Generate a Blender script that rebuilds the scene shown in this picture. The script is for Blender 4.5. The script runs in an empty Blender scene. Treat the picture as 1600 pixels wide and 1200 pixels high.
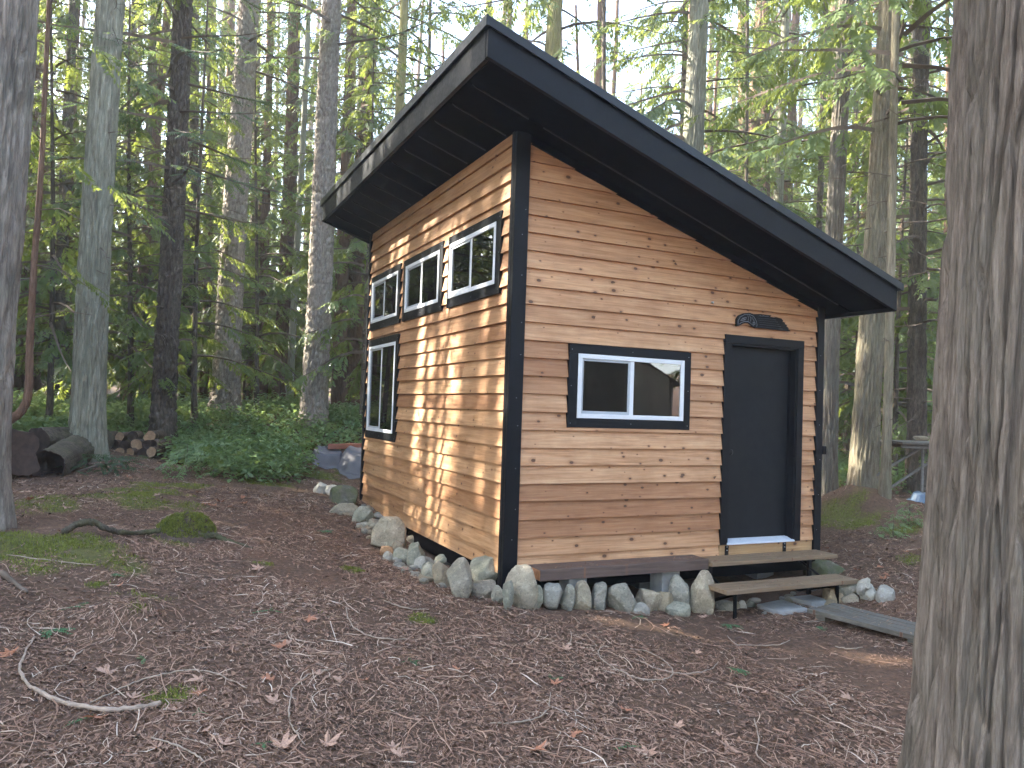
import bpy, bmesh, math, random
import numpy as np
from mathutils import Vector, Matrix, Quaternion

# ------------------------------------------------------------------ camera, sky, sun, exposure
sc = bpy.context.scene
col = sc.collection
EYE = np.array([-2.9624, -6.2949, 1.4011])
FPX = 1211.76                                  # focal length in pixels of the 1600 wide photograph
YAW, PITCH, ROLL = [math.radians(a) for a in (-25.2392, 1.8535, 1.9192)]

def cam_basis():
    cy, sy, cp, sp = math.cos(YAW), math.sin(YAW), math.cos(PITCH), math.sin(PITCH)
    f = np.array([-sy * cp, cy * cp, sp]); r = np.array([cy, sy, 0.0]); u = np.cross(r, f)
    cr, sr = math.cos(ROLL), math.sin(ROLL)
    return r * cr + u * sr, -r * sr + u * cr, f
CR, CU, CF = cam_basis()
cam_data = bpy.data.cameras.new('camera')
cam_data.sensor_width = 36.0
cam_data.lens = FPX / 1600 * 36.0
cam_data.clip_start = 0.05
cam_data.clip_end = 2000
cam = bpy.data.objects.new('camera', cam_data)
col.objects.link(cam)
M = Matrix.Identity(4)
for i in range(3):
    M[i][0], M[i][1], M[i][2], M[i][3] = CR[i], CU[i], -CF[i], EYE[i]
cam.matrix_world = M
sc.camera = cam

SUN_EL = math.radians(34.0)
SUN_H = np.array([-0.80, 0.60])
SUN_DIR = np.array([SUN_H[0] * math.cos(SUN_EL), SUN_H[1] * math.cos(SUN_EL), math.sin(SUN_EL)])
world = bpy.data.worlds.new('World'); sc.world = world
world.use_nodes = True
wn = world.node_tree.nodes; wl = world.node_tree.links
sky = wn.new('ShaderNodeTexSky'); sky.sky_type = 'NISHITA'; sky.sun_disc = False
sky.sun_elevation = SUN_EL
sky.sun_rotation = math.atan2(SUN_H[0], SUN_H[1])
sky.air_density = 1.0; sky.dust_density = 2.0; sky.ozone_density = 1.0
wl.new(sky.outputs[0], wn['Background'].inputs[0])
wn['Background'].inputs[1].default_value = 0.15
sun_data = bpy.data.lights.new('sun', 'SUN')
sun_data.energy = 5.0; sun_data.angle = math.radians(0.5); sun_data.color = (1.0, 0.93, 0.80)
sun = bpy.data.objects.new('sun', sun_data); col.objects.link(sun)
sun.rotation_euler = Vector(SUN_DIR).to_track_quat('Z', 'Y').to_euler()
sc.view_settings.view_transform = 'Standard'
sc.view_settings.look = 'None'
sc.view_settings.gamma = 1.0
sc.view_settings.exposure = 3.15
sc.cycles.max_bounces = 5; sc.cycles.diffuse_bounces = 3; sc.cycles.glossy_bounces = 2
sc.cycles.use_adaptive_sampling = True; sc.cycles.adaptive_threshold = 0.025
sc.cycles.transmission_bounces = 4; sc.cycles.transparent_max_bounces = 8
sc.cycles.sample_clamp_indirect = 6.0
sc.cycles.use_denoising = True
try:
    sc.cycles.denoiser = 'OPENIMAGEDENOISE'
except Exception:
    pass

rng = np.random.default_rng(11)
random.seed(5)

def ray(px, py):
    return CF + CR * (px - 800) / FPX + CU * (600 - py) / FPX
def at(px, py, depth):
    return EYE + ray(px, py) * depth
def on_y(px, py, Y):
    d = ray(px, py); return EYE + d * ((Y - EYE[1]) / d[1])
def on_x(px, py, X):
    d = ray(px, py); return EYE + d * ((X - EYE[0]) / d[0])
def view(p):
    d = np.asarray(p) - EYE
    z = d @ CF
    return 800 + FPX * (d @ CR) / z, 600 - FPX * (d @ CU) / z, z

# ------------------------------------------------------------------ noise
_perm = np.random.default_rng(3).permutation(512).astype(np.int64)
_perm = np.concatenate([_perm, _perm, _perm])
_val = np.random.default_rng(4).random(512)
def vn(x, y, z=0.0):
    x, y, z = np.broadcast_arrays(np.asarray(x, float), np.asarray(y, float), np.asarray(z, float))
    xi, yi, zi = np.floor(x).astype(np.int64), np.floor(y).astype(np.int64), np.floor(z).astype(np.int64)
    fx, fy, fz = x - xi, y - yi, z - zi
    fx, fy, fz = [t * t * (3 - 2 * t) for t in (fx, fy, fz)]
    def h(a, b, c):
        return _val[_perm[_perm[_perm[a & 511] + (b & 511)] + (c & 511)] & 511]
    r = 0
    for dx in (0, 1):
        for dy in (0, 1):
            for dz in (0, 1):
                r = r + h(xi + dx, yi + dy, zi + dz) * (fx if dx else 1 - fx) * (fy if dy else 1 - fy) * (fz if dz else 1 - fz)
    return r
def fbm(x, y, z=0.0, o=4):
    s, a, t = 0, 0.5, 0
    for k in range(o):
        f = 2.03 ** k
        s = s + a * vn(np.asarray(x) * f + 7.1 * k, np.asarray(y) * f + 3.3 * k, np.asarray(z) * f + 1.7 * k); t += a; a *= 0.5
    return s / t

# ------------------------------------------------------------------ terrain height
def dp(px, py, d):
    p = at(px, py, d); return (p[0], p[1], p[2])
TC = [(-.04, -.3, -.265), (.8, -.35, -.373), (1.95, -.35, -.47), (-.35, -.13, -.244), (-.4, 2.46, -.204), (-.3, 4.63, -.01),
      (-2.96, -6.3, -.24), (-1.31, -2.94, -.30), (.55, -3.66, -.36), (-3.45, -2.35, -.2), (2.3, -2.4, -.47), (3.4, -.5, -.44),
      (4.2, 1.5, -.3), (2, 3, -.3), (-6.5, -2.5, 0.1), (-8, -9, .1), (2, -9, -.4), (-9, 3, .6), (8, -5, -.5),
      dp(140, 722, 12), dp(300, 775, 9.5), dp(250, 850, 7.2), dp(256, 706, 14), dp(352, 650, 18), dp(490, 668, 17),
      dp(20, 748, 10), dp(530, 750, 14), dp(410, 738, 13), dp(430, 650, 24), dp(1300, 785, 13), dp(1350, 800, 12),
      dp(1385, 797, 11.5), dp(1330, 868, 9), dp(1420, 900, 8), dp(1310, 722, 22), dp(60, 640, 22), dp(800, 660, 26), (14, 6, 0.0)]
TC = np.array(TC)
def _tk(r2):
    return np.where(r2 > 1e-9, r2 * np.log(np.maximum(r2, 1e-9)), 0.0)
_n = len(TC)
_K = _tk((TC[:, None, 0] - TC[None, :, 0]) ** 2 + (TC[:, None, 1] - TC[None, :, 1]) ** 2) + np.eye(_n) * 1.5
_Pm = np.c_[np.ones(_n), TC[:, :2]]
_sol = np.linalg.solve(np.block([[_K, _Pm], [_Pm.T, np.zeros((3, 3))]]), np.r_[TC[:, 2], 0, 0, 0])
_humps = []
def hump(px, py, d, r, h):
    p = at(px, py, d); _humps.append((p[0], p[1], r, h))
hump(215, 955, 5.2, 0.28, 0.13); hump(120, 860, 6.9, 0.6, 0.08); hump(1310, 800, 11.6, 0.6, 0.28); hump(1360, 815, 11.2, .45, .22)
hump(60, 700, 12.5, 1.2, 0.15); hump(1420, 790, 12, .8, .2)
def H(x, y, fine=True):
    x = np.asarray(x, float); y = np.asarray(y, float)
    z = _sol[_n] + _sol[_n + 1] * x + _sol[_n + 2] * y
    for i in range(_n):
        z = z + _sol[i] * _tk((x - TC[i, 0]) ** 2 + (y - TC[i, 1]) ** 2)
    r = np.hypot(x - 0, y - 4)
    t = np.clip((r - 16) / 14, 0, 1); t = t * t * (3 - 2 * t)
    z = np.clip(z, -0.7, 1.5) * (1 - t) + t * (0.75 + 6.0 * np.clip((r - 32) / 70, 0, 1) ** 1.4 + 0.5 * (vn(x * 0.05, y * 0.05) - .5))
    for hx, hy, hr, hh in _humps:
        z = z + hh * np.exp(-((x - hx) ** 2 + (y - hy) ** 2) / (hr * hr))
    if fine:
        z = z + 0.10 * (fbm(x * 0.9, y * 0.9, 5.0, 3) - .5) + 0.035 * (fbm(x * 5, y * 5, 2.0, 3) - .5)
    return z
def G(px, py, guess=None):
    """ground point seen at a pixel of the photograph"""
    d = ray(px, py); t = np.linspace(1.5, 45, 1800)
    p = EYE[None, :] + d[None, :] * t[:, None]
    below = p[:, 2] < H(p[:, 0], p[:, 1])
    k = int(np.argmax(below)) if below.any() else len(t) - 1
    return p[k]

# ------------------------------------------------------------------ object helpers
def link(o, parent=None):
    col.objects.link(o)
    if parent is not None:
        o.parent = parent
    return o
def mk(name, v, f, mat, parent=None, smooth=False, loc=None):
    me = bpy.data.meshes.new(name)
    v = np.asarray(v, dtype=np.float32)
    if isinstance(f, np.ndarray):
        nf, k = f.shape
        me.vertices.add(len(v)); me.vertices.foreach_set('co', v.ravel())
        me.loops.add(nf * k); me.loops.foreach_set('vertex_index', f.astype(np.int32).ravel())
        me.polygons.add(nf)
        me.polygons.foreach_set('loop_start', np.arange(0, nf * k, k, dtype=np.int32))
        me.update(calc_edges=True); me.validate()
    else:
        me.from_pydata([tuple(map(float, p)) for p in v], [], f)
        me.update()
    if smooth:
        me.polygons.foreach_set('use_smooth', np.ones(len(me.polygons), dtype=bool))
    for m in (mat if isinstance(mat, (list, tuple)) else [mat]):
        me.materials.append(m)
    o = bpy.data.objects.new(name, me)
    if loc is not None:
        o.location = loc
    return link(o, parent)
def empty(name, loc=(0, 0, 0), parent=None):
    o = bpy.data.objects.new(name, None); o.location = loc
    o.empty_display_size = 0.1
    return link(o, parent)
def tag(o, label=None, cat=None, group=None, kind=None):
    if label: o['label'] = label
    if cat: o['category'] = cat
    if group: o['group'] = group
    if kind: o['kind'] = kind
    return o
class MB:
    """collects pieces of one mesh"""
    def __init__(s): s.v, s.f = [], []
    def add(s, v, f):
        b = len(s.v); s.v += [tuple(p) for p in v]; s.f += [tuple(i + b for i in q) for q in f]; return s
    def box(s, x0, x1, y0, y1, z0, z1):
        return s.add([(x0, y0, z0), (x1, y0, z0), (x1, y1, z0), (x0, y1, z0), (x0, y0, z1), (x1, y0, z1), (x1, y1, z1), (x0, y1, z1)],
                     [(0, 3, 2, 1), (4, 5, 6, 7), (0, 1, 5, 4), (1, 2, 6, 5), (2, 3, 7, 6), (3, 0, 4, 7)])
    def hexa(s, p):
        return s.add(p, [(0, 3, 2, 1), (4, 5, 6, 7), (0, 1, 5, 4), (1, 2, 6, 5), (2, 3, 7, 6), (3, 0, 4, 7)])
    def tube(s, pts, rad, n=6, cap=True):
        v, f = tube(pts, rad, n, cap); return s.add(v, f)
    def build(s, name, mat, parent=None, smooth=False, bevel=0.0, seg=2):
        o = mk(name, s.v, s.f, mat, parent, smooth)
        if bevel:
            bm = bmesh.new(); bm.from_mesh(o.data)
            bmesh.ops.recalc_face_normals(bm, faces=bm.faces)
            bmesh.ops.bevel(bm, geom=list(bm.edges), offset=bevel, segments=seg, affect='EDGES', profile=0.5)
            bm.to_mesh(o.data); bm.free()
        return o
def tube(pts, rad, n=6, cap=True):
    pts = np.asarray(pts, float); rad = np.broadcast_to(np.asarray(rad, float), (len(pts),))
    t = np.gradient(pts, axis=0); t /= np.linalg.norm(t, axis=1)[:, None] + 1e-9
    ref = np.array([0, 0, 1.0]) if abs(t[0][2]) < .9 else np.array([1.0, 0, 0])
    v = []
    for i in range(len(pts)):
        a = np.cross(t[i], ref); a /= np.linalg.norm(a) + 1e-9
        b = np.cross(t[i], a); ref = np.cross(a, t[i]) if i else ref
        for k in range(n):
            w = 2 * math.pi * k / n
            v.append(pts[i] + rad[i] * (math.cos(w) * a + math.sin(w) * b))
    f = []
    for i in range(len(pts) - 1):
        for k in range(n):
            f.append((i * n + k, i * n + (k + 1) % n, (i + 1) * n + (k + 1) % n, (i + 1) * n + k))
    if cap:
        f.append(tuple(reversed(range(n)))); f.append(tuple((len(pts) - 1) * n + k for k in range(n)))
    return v, f

# ------------------------------------------------------------------ materials
def new_mat(name):
    m = bpy.data.materials.new(name); m.use_nodes = True
    nt = m.node_tree; b = nt.nodes['Principled BSDF']
    return m, nt, b
def nd(nt, t, **kw):
    n = nt.nodes.new(t)
    for k, v in kw.items():
        if k in n.inputs: n.inputs[k].default_value = v
        else: setattr(n, k, v)
    return n
def ramp(nt, stops, fac=None):
    r = nt.nodes.new('ShaderNodeValToRGB'); e = r.color_ramp.elements
    while len(e) < len(stops): e.new(0.5)
    for k, (p, c) in enumerate(stops):
        e[k].position = p; e[k].color = (c[0], c[1], c[2], 1) if not np.isscalar(c) else (c, c, c, 1)
    if fac is not None: nt.links.new(fac, r.inputs[0])
    return r
def coords(nt, scale=(1, 1, 1), rand=0.0, src='Object'):
    tc = nt.nodes.new('ShaderNodeTexCoord'); mp = nt.nodes.new('ShaderNodeMapping')
    mp.inputs['Scale'].default_value = scale
    nt.links.new(tc.outputs[src], mp.inputs['Vector'])
    if rand:
        oi = nt.nodes.new('ShaderNodeObjectInfo'); mu = nt.nodes.new('ShaderNodeMath'); mu.operation = 'MULTIPLY'; mu.inputs[1].default_value = rand
        nt.links.new(oi.outputs['Random'], mu.inputs[0])
        cb = nt.nodes.new('ShaderNodeCombineXYZ')
        for k in range(3): nt.links.new(mu.outputs[0], cb.inputs[k])
        nt.links.new(cb.outputs[0], mp.inputs['Location'])
    return mp.outputs[0]
def noise(nt, vec, scale, detail=4, rough=0.55, dist=0.0):
    n = nt.nodes.new('ShaderNodeTexNoise')
    n.inputs['Scale'].default_value = scale; n.inputs['Detail'].default_value = detail
    n.inputs['Roughness'].default_value = rough; n.inputs['Distortion'].default_value = dist
    nt.links.new(vec, n.inputs['Vector']); return n.outputs['Fac']
def mix(nt, fac, a, b, mode='MIX'):
    m = nt.nodes.new('ShaderNodeMix'); m.data_type = 'RGBA'; m.blend_type = mode
    for s, x in ((0, fac), (6, a), (7, b)):
        if hasattr(x, 'is_linked') or hasattr(x, 'links'): nt.links.new(x, m.inputs[s])
        elif s == 0: m.inputs[0].default_value = x
        else: m.inputs[s].default_value = (x[0], x[1], x[2], 1) if not np.isscalar(x) else (x, x, x, 1)
    return m.outputs[2]
def mathn(nt, op, a, b=None, c=None):
    m = nt.nodes.new('ShaderNodeMath'); m.operation = op
    for k, x in enumerate((a, b, c)):
        if x is None: continue
        if np.isscalar(x): m.inputs[k].default_value = x
        else: nt.links.new(x, m.inputs[k])
    return m.outputs[0]
def bump(nt, b, h, strength=0.5, dist=0.01):
    n = nt.nodes.new('ShaderNodeBump'); n.inputs['Strength'].default_value = strength; n.inputs['Distance'].default_value = dist
    nt.links.new(h, n.inputs['Height']); nt.links.new(n.outputs[0], b.inputs['Normal'])
def obj_random(nt):
    return nt.nodes.new('ShaderNodeObjectInfo').outputs['Random']

def wood_mat(name, axis, c_dark, c_mid, c_light, knot=1.0, rough=0.62, tint=0.5, flat=False):
    """sawn boards with grain along an axis, knots and a tone of their own"""
    m, nt, b = new_mat(name)
    st = [18.0, 18.0, 18.0]; st[axis] = 0.9
    v = coords(nt, tuple(st), rand=37.0)
    g = noise(nt, v, 2.2, 7, 0.62, 0.5)
    st2 = [90.0, 90.0, 90.0]; st2[axis] = 2.0
    v2 = coords(nt, tuple(st2), rand=11.0)
    g2 = noise(nt, v2, 1.6, 4, 0.6)
    base = ramp(nt, [(0.25, c_dark), (0.5, c_mid), (0.78, c_light)], g).outputs[0]
    base = mix(nt, 0.35, base, ramp(nt, [(0.3, 0.35), (0.7, 1.0)], g2).outputs[0], 'MULTIPLY')
    r = obj_random(nt)
    tn = ramp(nt, [(0, (0.70, 0.58, 0.50)), (0.3, (0.92, 0.87, 0.83)), (0.65, (1.05, 1.02, 1.0)), (1, (1.16, 1.18, 1.2))], r).outputs[0]
    base = mix(nt, tint * 2, base, tn, 'MULTIPLY')
    stn = noise(nt, coords(nt, (1, 1, 1), rand=3.0), 1.7, 5, 0.65)
    base = mix(nt, 0.8, base, ramp(nt, [(0.3, (0.74, 0.68, 0.62)), (0.55, (1, 1, 1)), (0.75, (1.1, 1.1, 1.08))], stn).outputs[0], 'MULTIPLY')
    if knot:
        st3 = [8.2, 8.2, 8.2]; st3[axis] = 5.0
        v3 = coords(nt, tuple(st3), rand=53.0)
        sx = nt.nodes.new('ShaderNodeSeparateXYZ'); nt.links.new(v3, sx.inputs[0]); cx_ = nt.nodes.new('ShaderNodeCombineXYZ')
        nt.links.new(sx.outputs[axis], cx_.inputs[0]); nt.links.new(sx.outputs[2 if not flat else 1 - axis], cx_.inputs[1])
        vo = nt.nodes.new('ShaderNodeTexVoronoi'); vo.voronoi_dimensions = '2D'; vo.inputs['Scale'].default_value = 1.0; nt.links.new(cx_.outputs[0], vo.inputs['Vector'])
        sep = nt.nodes.new('ShaderNodeSeparateColor'); nt.links.new(vo.outputs['Color'], sep.inputs[0])
        size = mathn(nt, 'MULTIPLY', mathn(nt, 'POWER', sep.outputs[0], 2.6), 0.125 * knot)
        k = mathn(nt, 'LESS_THAN', vo.outputs['Distance'], size)
        ring = nt.nodes.new('ShaderNodeMapRange'); nt.links.new(vo.outputs['Distance'], ring.inputs[0])
        nt.links.new(size, ring.inputs[1]); nt.links.new(mathn(nt, 'MULTIPLY', size, 2.6), ring.inputs[2])
        ring.inputs[3].default_value = 0.55; ring.inputs[4].default_value = 0.0
        base = mix(nt, ring.outputs[0], base, (0.30, 0.12, 0.045))
        base = mix(nt, mathn(nt, 'MULTIPLY', k, 0.85), base, (0.07, 0.03, 0.015))
    nt.links.new(base, b.inputs['Base Color'])
    b.inputs['Roughness'].default_value = rough
    bump(nt, b, g2, 0.35, 0.002)
    return m
def plain_mat(name, c, rough=0.5, var=0.15, scale=6.0, metal=0.0, bmp=0.0, bscale=60.0, spec=None):
    m, nt, b = new_mat(name)
    n = noise(nt, coords(nt, rand=9.0), scale, 6, 0.6)
    lo = [x * (1 - var) for x in c]; hi = [x * (1 + var) for x in c]
    nt.links.new(ramp(nt, [(0.3, lo), (0.7, hi)], n).outputs[0], b.inputs['Base Color'])
    r2 = ramp(nt, [(0.2, max(0.02, rough - .12)), (0.8, min(1, rough + .12))], noise(nt, coords(nt, rand=3.0), scale * 3, 4))
    nt.links.new(r2.outputs[0], b.inputs['Roughness'])
    b.inputs['Metallic'].default_value = metal
    if spec is not None: b.inputs['Specular IOR Level'].default_value = spec
    if bmp: bump(nt, b, noise(nt, coords(nt, rand=3.0), bscale, 5, .65), bmp, 0.004)
    return m
def bark_mat(name, c1, c2, c3, lichen=None, lich=0.0, st=(30, 30, 3.0)):
    m, nt, b = new_mat(name)
    v = coords(nt, st, rand=5.0)
    n1 = noise(nt, v, 1.0, 6, 0.65, 0.6)
    base = ramp(nt, [(0.3, c1), (0.5, c2), (0.72, c3)], n1).outputs[0]
    n2 = noise(nt, coords(nt, (1, 1, .35), rand=5.0), 2.2, 5, 0.6)
    base = mix(nt, 0.7, base, ramp(nt, [(0.3, (0.55, 0.53, 0.5)), (0.7, (1.3, 1.25, 1.2))], n2).outputs[0], 'MULTIPLY')
    n6 = noise(nt, coords(nt, (st[0] * 4, st[1] * 4, st[2] * 2.2)), 1.0, 4, 0.7)
    base = mix(nt, 0.6, base, ramp(nt, [(0.35, (0.5, 0.47, 0.44)), (0.62, (1.22, 1.2, 1.18))], n6).outputs[0], 'MULTIPLY')
    if lichen:
        n3 = noise(nt, coords(nt, (3, 3, .9), rand=8.0), 2.0, 7, 0.7)
        base = mix(nt, ramp(nt, [(0.5 - lich * .3, 0.0), (0.72 - lich * .2, lich)], n3).outputs[0], base, lichen)
    nt.links.new(base, b.inputs['Base Color']); b.inputs['Roughness'].default_value = 0.9
    b.inputs['Specular IOR Level'].default_value = 0.2
    n4 = noise(nt, coords(nt, (90, 90, 9)), 1.0, 5, 0.7)
    bump(nt, b, n4, 1.0, 0.012)
    return m
def leaf_mat(name, dark, light, trans, tw=0.45, rough=0.5):
    m, nt, b = new_mat(name)
    r = obj_random(nt)
    n = noise(nt, coords(nt), 0.55, 3)
    n2 = noise(nt, coords(nt), 7.0, 2)
    f = mathn(nt, 'ADD', mathn(nt, 'MULTIPLY', n, 0.6), mathn(nt, 'ADD', mathn(nt, 'MULTIPLY', r, 0.25), mathn(nt, 'MULTIPLY', n2, 0.3)))
    c = ramp(nt, [(0.35, dark), (0.8, light)], f).outputs[0]
    nt.links.new(c, b.inputs['Base Color']); b.inputs['Roughness'].default_value = rough
    b.inputs['Specular IOR Level'].default_value = 0.35
    tr = nt.nodes.new('ShaderNodeBsdfTranslucent')
    nt.links.new(mix(nt, 0.85, c, trans, 'MIX'), tr.inputs[0])
    ms = nt.nodes.new('ShaderNodeMixShader'); ms.inputs[0].default_value = tw
    nt.links.new(b.outputs[0], ms.inputs[1]); nt.links.new(tr.outputs[0], ms.inputs[2])
    nt.links.new(ms.outputs[0], nt.nodes['Material Output'].inputs[0])
    return m
def tone_mat(name, stops, attr='tone', rough=0.85):
    m, nt, b = new_mat(name)
    a = nt.nodes.new('ShaderNodeAttribute'); a.attribute_name = attr
    nt.links.new(ramp(nt, stops, a.outputs['Fac']).outputs[0], b.inputs['Base Color'])
    b.inputs['Roughness'].default_value = rough; b.inputs['Specular IOR Level'].default_value = 0.25
    return m

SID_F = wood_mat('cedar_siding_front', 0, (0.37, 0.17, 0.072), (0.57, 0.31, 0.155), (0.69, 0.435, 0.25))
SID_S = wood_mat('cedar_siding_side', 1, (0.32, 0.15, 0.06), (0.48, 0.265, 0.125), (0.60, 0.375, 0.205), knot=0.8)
PLY = wood_mat('bare_pine', 0, (0.42, 0.25, 0.11), (0.55, 0.36, 0.18), (0.66, 0.47, 0.27), knot=1.1)
BLACK = plain_mat('black_paint', (0.0042, 0.005, 0.0075), 0.5, 0.25, 9.0, bmp=0.25, bscale=120, spec=.2)
BLACK_DOOR = plain_mat('black_door_paint', (0.0065, 0.008, 0.0105), 0.6, 0.12, 3.0, bmp=0.15, bscale=260, spec=.25)
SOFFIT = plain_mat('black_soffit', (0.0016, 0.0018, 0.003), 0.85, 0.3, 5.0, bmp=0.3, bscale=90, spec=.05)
ROOFMET = plain_mat('dark_roof_metal', (0.012, 0.013, 0.016), 0.38, 0.2, 7.0, metal=0.3)
VINYL = plain_mat('white_vinyl', (0.74, 0.76, 0.78), 0.35, 0.03)
GREYVIN = plain_mat('grey_screen_frame', (0.42, 0.45, 0.48), 0.45, 0.06)
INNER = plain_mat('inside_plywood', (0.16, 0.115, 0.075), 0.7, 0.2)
STEEL = plain_mat('black_steel', (0.012, 0.012, 0.013), 0.4, 0.3, metal=0.6)
NAIL = plain_mat('nail_head', (0.5, 0.52, 0.55), 0.35, 0.1, metal=0.8)
ALU = plain_mat('white_threshold', (0.62, 0.66, 0.72), 0.35, 0.08)
CONC = plain_mat('grey_concrete', (0.34, 0.34, 0.33), 0.9, 0.2, 12, bmp=0.5, bscale=90)
BEAM = wood_mat('stained_beam', 0, (0.085, 0.055, 0.045), (0.14, 0.095, 0.078), (0.2, 0.145, 0.12), knot=0.7, rough=.55, tint=.1, flat=True)
BEAM_END = plain_mat('fresh_beam_end', (0.42, 0.19, 0.085), 0.75, 0.25, 25)
STEPW = wood_mat('step_plank_wood', 0, (0.19, 0.13, 0.075), (0.29, 0.205, 0.125), (0.37, 0.27, 0.175), knot=0.6, tint=.15, flat=True)
WALKW = wood_mat('weathered_plank_wood', 1, (0.075, 0.068, 0.055), (0.13, 0.12, 0.10), (0.22, 0.20, 0.165), knot=0.4, tint=.25, flat=True)
GREYW = wood_mat('weathered_pole_wood', 0, (0.12, 0.115, 0.105), (0.2, 0.19, 0.175), (0.3, 0.285, 0.26), knot=0.2, tint=.1, flat=True)
REDW = wood_mat('red_lumber', 0, (0.22, 0.07, 0.04), (0.32, 0.11, 0.065), (0.4, 0.16, 0.1), knot=0.3, tint=.1, flat=True)

def glass_mat(name, refl, tint):
    m, nt, b = new_mat(name)
    nt.nodes.remove(b)
    t = nt.nodes.new('ShaderNodeBsdfTransparent'); t.inputs[0].default_value = tint + (1,)
    g = nt.nodes.new('ShaderNodeBsdfGlossy'); g.inputs['Roughness'].default_value = 0.012
    fr = nt.nodes.new('ShaderNodeFresnel'); fr.inputs['IOR'].default_value = refl
    bp = nt.nodes.new('ShaderNodeBump'); bp.inputs['Strength'].default_value = 0.04; bp.inputs['Distance'].default_value = 0.004
    nt.links.new(noise(nt, coords(nt), 2.2, 1), bp.inputs['Height']); nt.links.new(bp.outputs[0], g.inputs['Normal'])
    ms = nt.nodes.new('ShaderNodeMixShader'); nt.links.new(fr.outputs[0], ms.inputs[0])
    nt.links.new(t.outputs[0], ms.inputs[1]); nt.links.new(g.outputs[0], ms.inputs[2])
    nt.links.new(ms.outputs[0], nt.nodes['Material Output'].inputs[0])
    return m
GLASS = glass_mat('window_glass', 2.5, (0.55, 0.6, 0.58))
SCREEN = glass_mat('screened_glass', 1.7, (0.3, 0.31, 0.31))

def stone_mat(name, c1, c2, spot, moss=0.0):
    m, nt, b = new_mat(name)
    n1 = noise(nt, coords(nt, rand=21.0), 6.0, 7, 0.65)
    base = ramp(nt, [(0.3, c1), (0.7, c2)], n1).outputs[0]
    n2 = noise(nt, coords(nt, rand=13.0), 55.0, 4, 0.7)
    base = mix(nt, ramp(nt, [(0.52, 0.0), (0.64, 0.5)], n2).outputs[0], base, spot)
    n5 = noise(nt, coords(nt, rand=4.0), 24.0, 5, 0.7)
    base = mix(nt, ramp(nt, [(0.55, 0.0), (0.68, 0.55)], n5).outputs[0], base, [x * 1.5 for x in c2])
    r = obj_random(nt)
    base = mix(nt, 1.0, base, ramp(nt, [(0, (0.78, 0.75, 0.70)), (0.5, (1.04, 1, .90)), (1, (1.25, 1.14, 0.98))], r).outputs[0], 'MULTIPLY')
    if moss:
        n3 = noise(nt, coords(nt, rand=2.0), 5.0, 6, 0.7)
        base = mix(nt, ramp(nt, [(0.42, 0.0), (0.6, moss)], n3).outputs[0], base, (0.10, 0.115, 0.045))
    nt.links.new(base, b.inputs['Base Color']); b.inputs['Roughness'].default_value = 0.85
    n4 = noise(nt, coords(nt, rand=6.0), 30.0, 8, 0.7)
    bump(nt, b, n4, 0.9, 0.022)
    return m
ST_GREY = stone_mat('grey_granite', (0.21, 0.20, 0.175), (0.42, 0.40, 0.35), (0.09, 0.09, 0.085), 0.15)
ST_GREEN = stone_mat('greenish_stone', (0.18, 0.18, 0.15), (0.37, 0.365, 0.31), (0.10, 0.11, 0.10), 0.25)
ST_TAN = stone_mat('tan_stone', (0.27, 0.22, 0.16), (0.40, 0.34, 0.25), (0.15, 0.12, 0.09), 0.1)
ST_BUFF = stone_mat('buff_granite', (0.23, 0.20, 0.16), (0.45, 0.405, 0.33), (0.11, 0.10, 0.085), 0.2)
ST_OCHRE = stone_mat('rusty_stone', (0.34, 0.19, 0.10), (0.46, 0.28, 0.16), (0.2, 0.12, 0.07))
ST_BLUE = stone_mat('blue_grey_stone', (0.20, 0.195, 0.18), (0.38, 0.37, 0.34), (0.13, 0.14, 0.15))
ST_WHITE = stone_mat('white_quartz', (0.30, 0.295, 0.28), (0.48, 0.47, 0.44), (0.25, 0.23, 0.21), 0.12)
ST_MOSS = stone_mat('mossy_stone', (0.10, 0.10, 0.085), (0.18, 0.175, 0.15), (0.06, 0.06, 0.05), 0.85)

BARK_CEDAR = bark_mat('cedar_bark', (0.10, 0.082, 0.068), (0.19, 0.165, 0.14), (0.31, 0.28, 0.245), (0.20, 0.22, 0.17), 0.35)
BARK_GREEN = bark_mat('lichen_cedar_bark', (0.15, 0.14, 0.11), (0.28, 0.275, 0.22), (0.43, 0.43, 0.36), (0.29, 0.315, 0.24), 0.4)
BARK_YELL = bark_mat('yellow_lichen_bark', (0.17, 0.145, 0.08), (0.29, 0.26, 0.15), (0.40, 0.37, 0.23), (0.36, 0.35, 0.13), 0.55)
BARK_FIR = bark_mat('pale_fir_bark', (0.14, 0.115, 0.10), (0.29, 0.25, 0.22), (0.44, 0.40, 0.365), (0.27, 0.28, 0.22), 0.35, st=(22, 22, 5))
BARK_DARK = bark_mat('dark_fir_bark', (0.06, 0.047, 0.04), (0.12, 0.098, 0.082), (0.21, 0.175, 0.15), (0.17, 0.18, 0.12), 0.2, st=(22, 22, 5))
BARK_BUFF = bark_mat('buff_cedar_bark', (0.12, 0.10, 0.072), (0.23, 0.20, 0.15), (0.36, 0.325, 0.25), (0.24, 0.25, 0.15), 0.3)
BARK_PALE = bark_mat('pale_grey_bark', (0.15, 0.13, 0.112), (0.27, 0.24, 0.21), (0.41, 0.37, 0.33), (0.25, 0.265, 0.21), 0.25)
BARK_RED = bark_mat('reddish_cedar_bark', (0.10, 0.06, 0.042), (0.17, 0.108, 0.078), (0.25, 0.17, 0.13), None, 0)
BARK_GREYC = bark_mat('grey_cedar_bark', (0.10, 0.083, 0.068), (0.19, 0.162, 0.138), (0.30, 0.262, 0.226), (0.18, 0.19, 0.15), 0.25)
TWIG = plain_mat('bare_twig', (0.13, 0.095, 0.07), 0.9, 0.35, 4)
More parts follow.
